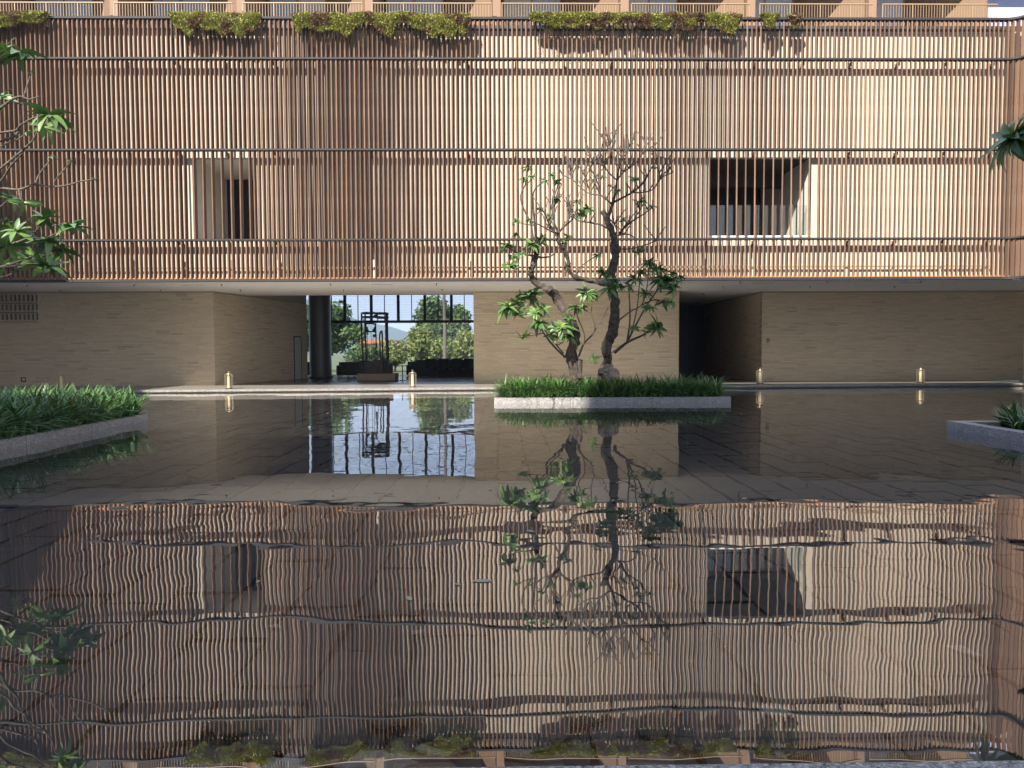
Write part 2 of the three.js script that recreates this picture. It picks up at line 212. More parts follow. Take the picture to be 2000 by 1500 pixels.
// ------------------------------------------------------------------ hotel building
const WALL_Z = -30.38, PITCH = 0.184, CORNER = 21.1, RAD = 0.9;
const hotel = thing('hotel_building', 'long beige hotel building with a brown slatted front raised over a reflecting pool', 'building');
{
  const hole = (x0, x1, y0, y1) => new THREE.Path([[x0, y0], [x0, y1], [x1, y1], [x1, y0]].map((p) => new THREE.Vector2(...p)));
  const s = new THREE.Shape([[-26, 4.64], [24, 4.64], [24, 14.55], [-26, 14.55]].map((p) => new THREE.Vector2(...p)));
  s.holes.push(hole(-12.45, -9.95, 6.2, 9.52), hole(8.52, 12.68, 6.3, 9.52));
  part('facade_wall', new THREE.ExtrudeGeometry(s, { depth: 0.3, bevelEnabled: false }).translate(0, 0, WALL_Z - 0.3), M.cream, hotel);
  // soffit slab, its dark edge, and the ledge behind the slats
  part('soffit', merge([span(-26, 26, 4.5, 4.62, -37.4, -30.02), span(7, 26, 4.5, 4.62, -46.2, -37.4), span(21.2, 32, 4.5, 4.62, -30.02, 4)]), M.soffit, hotel);
  part('ledge', span(-26, 21, 4.622, 4.66, -30.375, -29.98), M.ledge, hotel);
  // loggias behind the two openings; brown lining, curtain and backs darkened for shade
  for (const [x0, x1, y0, y1, dark] of [[-12.45, -9.95, 6.2, 9.52, 0], [8.52, 12.68, 6.3, 9.52, 1]]) {
    const z0 = WALL_Z - 0.3, z1 = z0 - (dark ? 5.6 : 3.5), side = M.soffit, shadeLining = std(lin(0.045, 0.036, 0.03), 0.7);
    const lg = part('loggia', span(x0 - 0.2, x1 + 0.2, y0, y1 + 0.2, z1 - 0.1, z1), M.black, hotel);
    part('side_wall', span(x0 - 0.2, x0 - 0.001, y0 - 0.1, y1 + 0.1, z1, z0), dark ? shadeLining : M.soffit, lg);
    part('side_wall', span(x1 + 0.001, x1 + 0.2, y0 - 0.1, y1 + 0.1, z1, z0), side, lg);
    part('ceiling', span(x0 - 0.2, x1 + 0.2, y1 + 0.001, y1 + 0.15, z1, z0), dark ? shadeLining : M.soffit, lg);
    part('floor', span(x0 - 0.2, x1 + 0.2, y0 - 0.15, y0 - 0.001, z1, z0), std(lin(0.12, 0.10, 0.08), 0.5), lg);
    if (dark) {
      for (let k = 0; k < 2; k++) part('glass_pane', span(x0 + 0.03 + k * 2.06, x0 + 2.07 + k * 2.06, y0, y0 + 1.35, z0 - 0.02, z0 - 0.005), new THREE.MeshPhysicalMaterial({ color: lin(0.86, 0.91, 0.90), transmission: 1, thickness: 0, roughness: 0, ior: 1.6 }), lg);
      part('sill', span(x0, x1, y0 - 0.02, y0 + 0.05, WALL_Z - 0.28, WALL_Z + 0.04), M.soffit, lg);
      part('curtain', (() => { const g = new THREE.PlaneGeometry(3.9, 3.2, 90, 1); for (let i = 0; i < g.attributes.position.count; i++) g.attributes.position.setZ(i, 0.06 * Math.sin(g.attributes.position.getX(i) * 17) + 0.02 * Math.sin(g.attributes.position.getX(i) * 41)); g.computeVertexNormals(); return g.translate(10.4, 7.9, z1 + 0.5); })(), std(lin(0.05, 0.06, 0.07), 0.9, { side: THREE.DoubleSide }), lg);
      part('beam', span(x0, x1, y1 - 0.55, y1, z1 + 2.6, z1 + 3.0), shadeLining, lg);
    } else {
      part('door_frame', merge([span(-11.2, -9.9, 8.35, 8.45, z1, z1 + 0.1), span(-11.2, -11.1, 6.2, 8.35, z1, z1 + 0.1)]), std(lin(0.09, 0.085, 0.08), 0.6), lg);
    }
  }
  // upper block behind the parapet
  part('parapet', span(-26, 24, 14.55, 14.78, -31.2, WALL_Z), M.dark, hotel);
  part('upper_floor', span(-26, 24, 14.5, 15.0, -50, -31.2), M.post, hotel);
  part('core_block', span(-26, 24, 6.8, 14.5, -50, -36.9), M.tower, hotel);
  part('roof', span(-26, 24, 18.3, 18.8, -50, -31.6), M.tower, hotel);
  part('upper_wall', span(-26, 24, 15.0, 18.3, -50, -35.2), M.partition, hotel);
  const bx = [-21.6, -16.23, -10.92, -5.54, -0.13, 5.3, 10.7, 15.9, 21.2], r = rng(88);
  for (let i = 0; i < bx.length - 1; i++) {
    const x0 = bx[i], x1 = bx[i + 1], bay = part('balcony', span(x0 - 0.17, x0 + 0.17, 15.0, 18.3, -35.2, -32.0), M.post, hotel);
    const a = new THREE.Vector2(x0 + 2.95, -35.0), b = new THREE.Vector2(x1 - 0.2, -32.25), len = a.distanceTo(b);
    const wall = part('partition', box(len, 3.3, 0.12), M.partition, bay); wall.position.set((a.x + b.x) / 2, 16.65, (a.y + b.y) / 2); wall.rotation.y = -Math.atan2(b.y - a.y, b.x - a.x);
    for (let k = 0; k < 2; k++) part('glass_door', span(x0 + 0.35 + k * 1.3, x0 + 1.58 + k * 1.3, 15.06, 18.2, -35.0, -34.96), r() < 0.25 ? M.curtain : M.doorSkyGlass, bay);
    part('door_frame', merge([0.28, 1.58, 2.88].map((q) => span(x0 + q, x0 + q + 0.07, 15.0, 18.2, -35.02, -34.92)).concat([span(x0 + 0.28, x0 + 2.95, 18.2, 18.29, -35.02, -34.91)])), std(lin(0.30, 0.24, 0.16), 0.5), bay);
    const rail = part('railing', span(x0 + 0.2, x1 - 0.2, 16.17, 16.21, -31.62, -31.56), M.handrail, hotel), bar = box(0.016, 1.12, 0.016), stout = box(0.035, 1.12, 0.035);
    const n = Math.round((x1 - x0 - 0.4) / 0.118); for (let k = 0; k <= n; k++) at(part('baluster', k % 11 === 0 ? stout : bar, M.handrail, rail), x0 + 0.22 + (k * (x1 - x0 - 0.44)) / n, 15.61, -31.59);
  }
  part('end_wall', span(21.4, 24, 15.0, 18.3, -35.3, -33.2), std(lin(0.42, 0.48, 0.75), 0.8), hotel);
}
{ // lobby behind the passage
  const lobby = thing('lobby_room', 'dark hotel lobby with tall glazing seen through the open passage', 'room');
  part('floor', span(-26, 9, -0.5, 0.126, -50.2, -36.91), M.lobbyFloor, lobby);
  part('ceiling', span(-26, 3.4, 6.6, 6.78, -50.2, -37.4), M.interior, lobby);
  part('bulkhead', span(-26, 3.4, 4.62, 6.6, -37.39, -37.2), M.interior, lobby);
  part('side_wall', span(3, 3.4, 0.126, 6.6, -50.2, -37.2), M.interior, lobby);
  part('side_wall', span(-26.3, -26, 0.126, 6.6, -50.2, -34.7), M.interior, lobby);
  part('transom', span(-26, 3, 3.58, 3.76, -50.06, -49.94), M.black, lobby);
  for (const x of [-17.6, -15.85, -14.07, -12.29, -10.51, -8.74, -6.93, -5.14, -3.36, -1.58, 0.2]) part('mullion', span(x - 0.09, x + 0.09, 3.76, 6.6, -50.1, -49.92), M.black, lobby);
  for (const x of [-16.7, -14.95, -13.18, -11.4, -9.63, -7.85, -6.03, -4.24, -2.49, -0.7]) part('glazing_bar', span(x - 0.025, x + 0.025, 3.76, 6.6, -50.04, -49.96), M.black, lobby);
  part('window_glass', span(-26, 3, 0.13, 6.6, -50.005, -49.995), M.glass, lobby);
  part('sun_louvre', merge(Array.from({ length: 24 }, (_, i) => span(-20, 2, 3.84 + i * 0.11, 3.855 + i * 0.11, -50.25, -50.2))), std(lin(0.35, 0.37, 0.4), 0.6), lobby);
  single('lobby_column', 'thick round dark column standing in the lobby by the glazing', 'column', (() => { const g = new THREE.LatheGeometry([[0, 0], [0.7, 0], [0.7, 0.12], [0.635, 0.14], [0.635, 6.46]].map((p) => new THREE.Vector2(...p)), 40); return g; })(), std(lin(0.05, 0.05, 0.052), 0.35), [-10.73, 0.126, -44]);
  // service passage on the right
  const pas = thing('service_passage', 'passage end beside the wall marked B with doors blackened to stand for shade', 'doorway');
  part('end_wall', span(8.4, 14, 0.126, 4.5, -46.3, -46), M.interior, pas);
  for (const x of [8.42, 9.48, 10.54, 11.6]) part('blackened_door_leaf', span(x, x + 1.04, 0.13, 4.46, -46, -45.94), std(lin(0.02, 0.016, 0.013), 0.4), pas);  // doors spread over the whole end, blackened to stand for its shade
  part('side_wall', span(8.15, 8.4, 0.126, 4.5, -46, -37.3), M.interior, pas);
  part('floor', span(8.4, 14, -0.5, 0.124, -46, -36.91), std(lin(0.10, 0.06, 0.04), 0.2), pas);
}
// brick walls: long thin bricks, laid unevenly proud of the mortar
function brickWall(label, a, b, seed, skip, thick = 0.3) {
  const t = thing('brick_wall', label, 'wall', [a[0], 0, a[1]]), dx = b[0] - a[0], dz = b[1] - a[1], L = Math.hypot(dx, dz); t.rotation.y = -Math.atan2(dz, dx);
  const y0 = 0.131, y1 = 4.498, s = new THREE.Shape([[0, y0], [L, y0], [L, y1], [0, y1]].map((p) => new THREE.Vector2(...p)));
  if (skip) s.holes.push(new THREE.Path([[skip[0], skip[2]], [skip[0], skip[3]], [skip[1], skip[3]], [skip[1], skip[2]]].map((p) => new THREE.Vector2(...p))));
  part('mortar_bed', new THREE.ExtrudeGeometry(s, { depth: thick, bevelEnabled: false }).translate(0, 0, -thick), M.mortar, t);
  const r = rng(seed), list = [], H = 0.0842;
  for (let c = 0; c < 52; c++) {
    let x = -r() * 0.6; const y = y0 + 0.002 + H * (c + 0.5); if (y + H / 2 > y1) break;
    while (x < L - 0.02) { const l = 0.42 + r() * 0.42, x0 = Math.max(0.002, x), x1 = Math.min(L - 0.002, x + l - 0.009); x += l; if (x1 - x0 < 0.05) continue; if (skip && x1 > skip[0] && x0 < skip[1] && y + H / 2 > skip[2] && y - H / 2 < skip[3]) { if (x0 < skip[0] && skip[0] - x0 > 0.05) list.push([x0, skip[0], y]); if (x1 > skip[1] && x1 - skip[1] > 0.05) list.push([skip[1], x1, y]); continue; } list.push([x0, x1, y]); }
  }
  const m = new THREE.InstancedMesh(box(1, 1, 1), M.brick, list.length), d = new THREE.Object3D(), c = new THREE.Color(); m.name = 'bricks'; m.userData.kind = 'stuff'; m.castShadow = m.receiveShadow = true;
  list.forEach(([x0, x1, y], i) => { const p = 0.006 + 0.014 * r() * r(); d.position.set((x0 + x1) / 2, y, p / 2 - 0.01); d.scale.set(x1 - x0, H - 0.010, 0.02 + p); d.rotation.set((r() - 0.5) * 0.06, 0, 0); d.updateMatrix(); m.setMatrixAt(i, d.matrix); const q = 0.91 + 0.16 * r() - (r() < 0.06 ? 0.16 : 0), w = (r() - 0.5) * 0.02; m.setColorAt(i, c.setRGB(0.645 * q + w, 0.535 * q, 0.375 * q - w)); });
  t.add(m); return t;
}
{
  const VX = [2.4, 5.58], W1 = brickWall('long tan brick wall with a grid of small vent openings in its top corner', [-27, -34.6], [-13.35, -34.6], 51, [VX[0], VX[1], 3.14, 4.38]);
  const bf = std(lin(0.50, 0.43, 0.33), 0.85, { map: plaster });
  part('vent_recess', span(VX[0] - 0.1, VX[1] + 0.1, 3.1, 4.42, -1.2, -0.31), M.black, W1);
  for (let k = 0; k < 3; k++) { const y = 3.14 + k * 0.43; part('vent_course', span(VX[0], VX[1], y, y + 0.075, -0.28, 0.006), bf, W1); part('vent_course', span(VX[0], VX[1], y + 0.355, y + 0.395, -0.28, 0.006), bf, W1); for (let x = VX[0]; x < VX[1]; x += 0.2) part('vent_brick', span(x, x + 0.095, y + 0.075, y + 0.355, -0.27, 0.004), bf, W1); }
  part('outlet_plate', merge([span(4.7, 4.93, 0.34, 0.56, 0, 0.02)]), M.black, W1); part('outlet_cover', span(4.76, 4.90, 0.39, 0.52, 0.02, 0.03), std(lin(0.5, 0.42, 0.38), 0.6), W1);
  const W2 = brickWall('dim tan brick side wall of the lobby passage with a narrow pale door', [-13.35, -34.6], [-11.3, -43.2], 52);
  const L2 = Math.hypot(2.05, 8.6), f = 7.45 / L2; part('door', span(f * L2 - 0.12, f * L2 + 0.62, 0.14, 2.5, 0.01, 0.03), std(lin(0.42, 0.40, 0.37), 0.6), W2); part('door_frame', merge([span(f * L2 - 0.17, f * L2 - 0.12, 0.14, 2.56, 0, 0.04), span(f * L2 + 0.62, f * L2 + 0.67, 0.14, 2.56, 0, 0.04), span(f * L2 - 0.12, f * L2 + 0.62, 2.5, 2.56, 0, 0.04)]), M.dark, W2);
  part('upper_wall', span(2.9, L2, 4.5, 6.6, -0.3, 0), M.interior, W2);
  brickWall('free-standing tan brick wall behind the island with two trees', [-1.32, -35.2], [8.46, -35.2], 53, null, 2);
  const W4 = brickWall('tan brick wall with the small dark letter B', [12.64, -35.8], [27, -35.8], 54);
  brickWall('tan brick side wall of the dark passage next to the letter B', [12.65, -46], [12.65, -35.81], 55).rotation.y = -Math.PI / 2;
  const font = await new FontLoader().loadAsync('fonts/droid/droid_sans_regular.typeface.json');
  part('letter', new TextGeometry('B', { font, size: 0.2, depth: 0.02, curveSegments: 5 }).translate(0.22, 2.03, 0.015), std(lin(0.05, 0.035, 0.02), 0.5), W4);
}
// ------------------------------------------------------------------ slatted screens, one for each tier between two rails
{
  const path = [[-25, -30]]; for (let i = 0; i <= 12; i++) { const a = (i / 12) * Math.PI / 2; path.push([CORNER - RAD + RAD * Math.sin(a), -30 + RAD * (1 - Math.cos(a))]); } path.push([CORNER, -26]);
  const tiers = [[4.66, 6.12, 'lowest short'], [6.12, 9.68, 'lower tall'], [9.68, 13.24, 'upper tall'], [13.24, 14.86, 'topmost short']];
  const what = ['brown vertical slats in the short tier just above the soffit', 'brown vertical slats in the tall tier crossing both openings', 'brown vertical slats in the tall tier above both openings', 'brown vertical slats in the short top tier hung with plants'];
  tiers.forEach(([y0, y1], tier) => {
    const t = thing('slat_screen', what[tier], 'screen', [0, 0, 0], 'slatted screens on the building front'), r = rng(600 + tier);
    const cap = tier === 3;
    part('rail', strip(path, 0.12, y1 - (cap ? 0.05 : -0.008), y1 + (cap ? 0.035 : 0.072)), M.rail, t);
    if (tier === 0) part('bottom_rail', strip(path, 0.12, y0 - 0.16, y0 - 0.06), M.rail, t);
    const h = y1 - y0 - (cap ? 0.05 : 0) - (tier ? 0.08 : -0.06) , yc = tier ? (y0 + 0.08 + y1 - (cap ? 0.05 : 0)) / 2 : (y0 - 0.06 + y1) / 2, g = box(0.053, h - 0.002, 0.15);
    const n0 = Math.floor((CORNER - RAD + 21.4) / PITCH), total = n0 + 12;
    for (let i = 0; i <= total; i++) {
      let x = -21.4 + i * PITCH, z = -30, turn = 0;
      if (tier === 1 && i % 2 && ((x > -12.5 && x < -9.9) || (x > 8.5 && x < 12.75))) continue;
      if (x > CORNER - RAD) { const a = Math.min(Math.PI / 2, (x - CORNER + RAD) / RAD), rest = Math.max(0, x - CORNER + RAD - RAD * Math.PI / 2); x = CORNER - RAD + RAD * Math.sin(a); z = -30 + RAD * (1 - Math.cos(a)) + rest; turn = a; }
      const s = part('slat', g, M.slat[Math.floor(r() * 5)], t); s.position.set(x + (r() - 0.5) * 0.012, yc, z);
      s.rotation.set(0, -THREE.MathUtils.degToRad(18.5 + (r() - 0.5) * 6) + turn, (r() - 0.5) * 0.009);
    }
    // brackets that hold the rail off the wall
    if (!cap) for (let x = -20.6; x < 20.2; x += 1.93) { part('bracket', merge([span(x - 0.035, x + 0.035, y1 - 0.13, y1 - 0.002, WALL_Z + 0.002, -30.11), span(x - 0.05, x + 0.05, y1 - 0.2, y1 - 0.13, WALL_Z + 0.002, WALL_Z + 0.06)]), M.post, t); }
    if (tier === 0) { part('inner_bar', span(-25, 20.1, 5.04, 5.10, -30.24, -30.19), M.handrail, t); for (let x = -20.6; x < 20.2; x += 1.93) part('inner_post', span(x - 0.04, x + 0.04, 4.67, 5.4, -30.33, -30.25), M.cream, t); }
  });
}
// unseen blocks sized to shade the court; corner wing made tall to bounce sun
single('side_wing', 'plain side wing of the hotel closing the court beyond the slatted front', 'building', merge([span(-38, -24.35, -0.6, 17, -30, 7), span(-38, -26.35, -0.6, 17, -50, -30)]), M.tower);
single('opposite_wing', 'hotel wing with slatted upper floors turning the corner of the court', 'building', merge([span(21.5, 36, 4.63, 22, -29, 6), span(25.5, 36, -0.6, 4.5, -36, 6)]), std(lin(0.80, 0.75, 0.67), 0.9));
single('shade_tower', 'unseen tall block placed across the court to shade the pool and walkway', 'building', span(-15.2, 0, -0.6, 41, 10, 24), M.tower);
single('shade_low_block', 'unseen lower block beside the tall one placed to shade the islands', 'building', span(-60, -15.3, -0.6, 25.3, 10, 24), M.tower);

// ------------------------------------------------------------------ ceiling fittings, lanterns
{
  const g = merge([new THREE.CylinderGeometry(0.05, 0.05, 0.012, 12).translate(0, -0.006, 0), new THREE.CylinderGeometry(0.012, 0.018, 0.07, 8).translate(0, -0.045, 0), new THREE.CylinderGeometry(0.028, 0.028, 0.006, 10).translate(0, -0.082, 0)]), m = std(lin(0.12, 0.11, 0.10), 0.5);
  const pts = [[-19.6, -31], [-15.2, -31], [-11.6, -31], [-7.1, -31], [-2.7, -31], [1.7, -31], [5.8, -31], [9.9, -30.6], [13.5, -30.6], [17.4, -30.6], [-19.9, -33.8], [-15.4, -33.8], [-11.8, -33.8], [-7.2, -34], [-2.7, -33.9], [9.9, -33], [13.8, -33], [17.6, -33], [10.1, -36.9]];
  for (const [x, z] of pts) single('sprinkler', 'tiny dark sprinkler head dotted along the pale soffit', 'sprinkler', g, m, [x, 4.5, z], 'sprinkler heads in the soffit');
  for (const x of [-12.9, -5, 11.1, 17.4]) { const v = thing('ceiling_vent', 'narrow slot air vent let into the pale soffit', 'vent', [x, 4.4995, -31.3], 'slot vents in the soffit'); part('frame', merge([box(0.9, 0.008, 0.03, 0, -0.004, 0.05), box(0.9, 0.008, 0.03, 0, -0.004, -0.05)]), std(lin(0.4, 0.38, 0.34), 0.6), v); part('slot', box(0.9, 0.003, 0.068, 0, -0.002, 0), M.dark, v); }
}
function lantern(x, z, label) {
  const t = thing('lantern', label, 'lantern', [x, 0.132, z], 'brass lanterns along the walkway'), w = 0.15, h = 0.56;
  part('base', merge([new THREE.CylinderGeometry(0.165, 0.165, 0.02, 8).translate(0, 0.05, 0)]), M.brass, t);
  for (let k = 0; k < 4; k++) { const a = Math.PI / 4 + (k * Math.PI) / 2; at(part('foot', new THREE.SphereGeometry(0.03, 8, 6), M.dark, t), Math.cos(a) * 0.12, 0.022, Math.sin(a) * 0.12); }
  for (let k = 0; k < 8; k++) { const a = Math.PI / 8 + (k * Math.PI) / 4, b = a + Math.PI / 4, p = part('post', new THREE.CylinderGeometry(0.007, 0.007, h, 6), M.brass, t); p.position.set(Math.cos(a) * 0.158, 0.06 + h / 2, Math.sin(a) * 0.158); const q = part('glass_pane', box(0.112, h - 0.01, 0.004), M.lantern, t); const c = (a + b) / 2; q.position.set(Math.cos(c) * 0.146, 0.06 + h / 2, Math.sin(c) * 0.146); q.rotation.y = -c + Math.PI / 2; }
  part('top_ring', new THREE.TorusGeometry(0.158, 0.009, 6, 16).rotateX(Math.PI / 2).translate(0, 0.06 + h, 0), M.brass, t);
  part('crown', merge([new THREE.LatheGeometry([[0.06, 0], [0.055, 0.03], [0.02, 0.05], [0, 0.052]].map((p) => new THREE.Vector2(...p)), 14).translate(0, 0.06 + h, 0), box(0.3, 0.008, 0.012, 0, 0.062 + h, 0), box(0.012, 0.008, 0.3, 0, 0.062 + h, 0)]), M.brass, t);
  part('handle', new THREE.TorusGeometry(0.035, 0.006, 6, 14).translate(0, 0.145 + h, 0), M.brass, t);
  part('candle', new THREE.CylinderGeometry(0.06, 0.06, 0.5, 16).translate(0, 0.31, 0), M.candle, t);
}
lantern(-18.7, -31.6, 'brass lantern half hidden behind the leafy island with the pale kerb');
lantern(-11.5, -31.3, 'brass lantern at the corner where the brick wall turns into the lobby passage');
lantern(-3.85, -32.0, 'brass lantern in front of the lobby glazing beside the sculpture plinth');
lantern(11.7, -33.3, 'brass lantern at the mouth of the black passage');
lantern(19.2, -33.6, 'brass lantern standing alone before the brick wall with the letter B');

// ------------------------------------------------------------------ planted islands in the pool
function bladeGeo(n, seed, len, wide) { // a tuft of arching strap leaves
  const r = rng(seed), P = [], I = [], N = [];
  for (let b = 0; b < n; b++) {
    const a = r() * 6.283, L = len * (0.65 + 0.5 * r()), lean = 0.45 + 0.85 * r(), w = wide * (0.7 + 0.6 * r()), dx = Math.cos(a), dz = Math.sin(a), ox = dx * 0.03 * r(), oz = dz * 0.03 * r(), S = 4, o = P.length / 3;
    for (let i = 0; i <= S; i++) { const t = i / S, h = L * (t * (1 - 0.25 * lean) - 0.42 * lean * t * t), f = L * lean * 0.62 * t * t + 0.1 * L * t, ww = w * Math.sin(Math.PI * Math.min(1, 0.18 + 0.82 * t)) * (i === S ? 0.1 : 1); for (const q of [-1, 1]) P.push(ox + dx * f - dz * ww * q, h, oz + dz * f + dx * ww * q); if (i < S) I.push(o + 2 * i, o + 2 * i + 1, o + 2 * i + 2, o + 2 * i + 1, o + 2 * i + 3, o + 2 * i + 2); }
  }
  const g = new THREE.BufferGeometry(); g.setAttribute('position', new THREE.Float32BufferAttribute(P, 3)); g.setIndex(I); g.computeVertexNormals(); return g;
}
function island(label, coverLabel, x0, x1, z0, z1, len, wide, step, seed, rim) {
  const k = 0.28, h = 0.175, t = thing('planter_island', label, 'planter', [(x0 + x1) / 2, 0, (z0 + z1) / 2], 'granite planter islands'), cx = (x0 + x1) / 2, cz = (z0 + z1) / 2, r = rng(seed);
  const run = (a, b, make) => { const n = Math.max(1, Math.round(Math.abs(b - a) / 2.45)); for (let i = 0; i < n; i++) make(a + ((b - a) * i) / n + 0.002, a + ((b - a) * (i + 1)) / n - 0.002); };
  const bevel = (xa, xb, za, zb) => new RoundedBoxGeometry(Math.abs(xb - xa), h + 0.5, Math.abs(zb - za), 2, 0.008).translate((xa + xb) / 2 - cx, (h - 0.5) / 2, (za + zb) / 2 - cz);
  for (const [za, zb] of [[z1, z1 - k], [z0 + k, z0]]) run(x0, x1, (a, b) => part('kerb_stone', bevel(a, b, za, zb), M.granite, t));
  for (const [xa, xb] of [[x0, x0 + k], [x1 - k, x1]]) run(z0 + k + 0.002, z1 - k - 0.002, (a, b) => part('kerb_stone', bevel(xa, xb, a, b), M.granite, t));
  part('soil', box(x1 - x0 - 2 * k, 0.5, z1 - z0 - 2 * k, 0, -0.13, 0), M.soil, t);
  const tufts = [0, 1, 2].map((q) => bladeGeo(14, seed + q, len, wide)), spots = [[], [], []], e = k - (rim ?? 0.02);
  for (let x = x0 + e + 0.06; x < x1 - e; x += step) for (let z = z0 + e + 0.06; z < z1 - e; z += step) { if (r() < 0.06) continue; spots[Math.floor(r() * 3)].push([x + (r() - 0.5) * step * 0.9, z + (r() - 0.5) * step * 0.9]); }
  const cover = thing('ground_cover', coverLabel, 'ground cover', [0, 0, 0]); cover.userData.kind = 'stuff'; const d = new THREE.Object3D(), c = new THREE.Color();
  spots.forEach((list, q) => { const m = new THREE.InstancedMesh(tufts[q], M.blade, list.length); m.name = 'strap_leaves'; m.userData.kind = 'stuff'; m.castShadow = m.receiveShadow = true; list.forEach(([x, z], i) => { d.position.set(x, 0.1, z); d.rotation.set((r() - 0.5) * 0.3, r() * 6.283, (r() - 0.5) * 0.3); d.scale.setScalar(0.75 + 0.5 * r()); d.updateMatrix(); m.setMatrixAt(i, d.matrix); const v = 0.65 + 0.7 * r(), y = r() < 0.05; m.setColorAt(i, y ? c.setRGB(0.18 * v, 0.19 * v, 0.04 * v) : c.setRGB(0.065 * v, 0.155 * v, 0.032 * v)); }); cover.add(m); });
}
island('long granite planter island carrying two gnarled trees', 'dark green strap leaf ground cover under the two gnarled trees', -0.25, 7.4, -25.3, -23.7, 1.0, 0.019, 0.11, 701);
island('granite planter island with one long kerb running past the lantern corner', 'lush strap leaf ground cover overhanging the island below the pale branched tree', -15, -8.75, -18.35, -9, 1.05, 0.022, 0.15, 702, 0.12);
island('granite planter island with a bare soil corner and sparse leaves', 'sparse dark strap leaf ground cover on the island with the bare soil corner', 9.4, 15, -15.45, -9, 0.7, 0.024, 0.2, 703, -0.3);

// ------------------------------------------------------------------ trees in the court, limb by limb
const LIMBS_A = [
  [0.26, 0.1, [[2.46,0.66,0.0],[2.41,1.26,0.04],[2.32,1.66,0.08],[2.43,2.07,0.12],[2.38,2.47,0.17],[2.1,2.93,0.21],[1.85,3.33,0.25],[1.54,3.68,0.29],[1.24,3.88,0.33],[0.99,4.12,0.38],[1.04,4.43,0.42],[1.14,4.76,0.46],[1.15,4.95,0.5]]],
  [0.06, 0.02, [[1.12,4.75,0.5],[0.91,4.76,0.67],[0.51,4.81,0.83],[0.19,4.98,1.0]]],
  [0.06, 0.018, [[1.15,4.92,0.5],[1.09,5.16,0.41],[1.03,5.44,0.32],[0.97,5.85,0.24],[0.77,6.3,0.15],[0.66,6.65,0.06],[0.68,6.9,-0.02],[0.81,7.15,-0.11],[0.89,7.62,-0.2]]],
  [0.05, 0.018, [[1.15,4.92,0.5],[1.08,5.72,0.64],[1.03,6.34,0.78],[1.04,6.7,0.92],[1.16,6.86,1.06],[1.38,6.99,1.2]]],
  [0.05, 0.018, [[1.13,4.75,0.5],[1.37,4.74,0.23],[1.69,4.84,-0.05],[2.0,5.23,-0.32],[2.28,5.54,-0.6]]],
  [0.045, 0.016, [[1.15,4.95,0.5],[1.39,5.39,0.43],[1.53,5.76,0.35],[1.67,6.44,0.27],[1.87,7.11,0.2]]],
  [0.05, 0.018, [[2.11,1.46,0.1],[1.69,1.87,0.32],[1.37,2.27,0.54],[1.02,2.86,0.76],[0.59,3.07,0.98],[0.21,3.03,1.2]]],
  [0.03, 0.015, [[1.38,2.27,0.5],[1.0,2.18,0.75],[0.7,2.16,1.0]]],
  [0.04, 0.016, [[2.04,1.6,0.2],[1.59,2.1,0.6],[1.32,2.42,1.0],[1.17,2.54,1.4]]],
  [0.05, 0.02, [[2.59,1.51,-0.1],[2.76,1.92,-0.2],[3.13,2.33,-0.3],[3.04,2.97,-0.4],[3.05,3.43,-0.5],[2.91,3.64,-0.6]]],
  [0.03, 0.014, [[3.14,2.33,-0.4],[3.41,2.72,-0.6],[3.67,3.17,-0.8]]],
  [0.035, 0.015, [[2.52,1.43,0.1],[2.73,2.1,0.37],[2.47,2.76,0.63],[2.39,3.01,0.9]]],
  [0.035, 0.02, [[2.11,2.93,0.1],[1.98,2.68,0.45],[1.92,2.42,0.8]]],
  [0.04, 0.018, [[1.55,3.69,0.2],[1.26,3.51,0.55],[0.93,3.4,0.9]]],
  [0.11, 0.09, [[2.59,0.78,0.1],[2.6,1.22,0.12],[2.62,1.38,0.15]]],
];
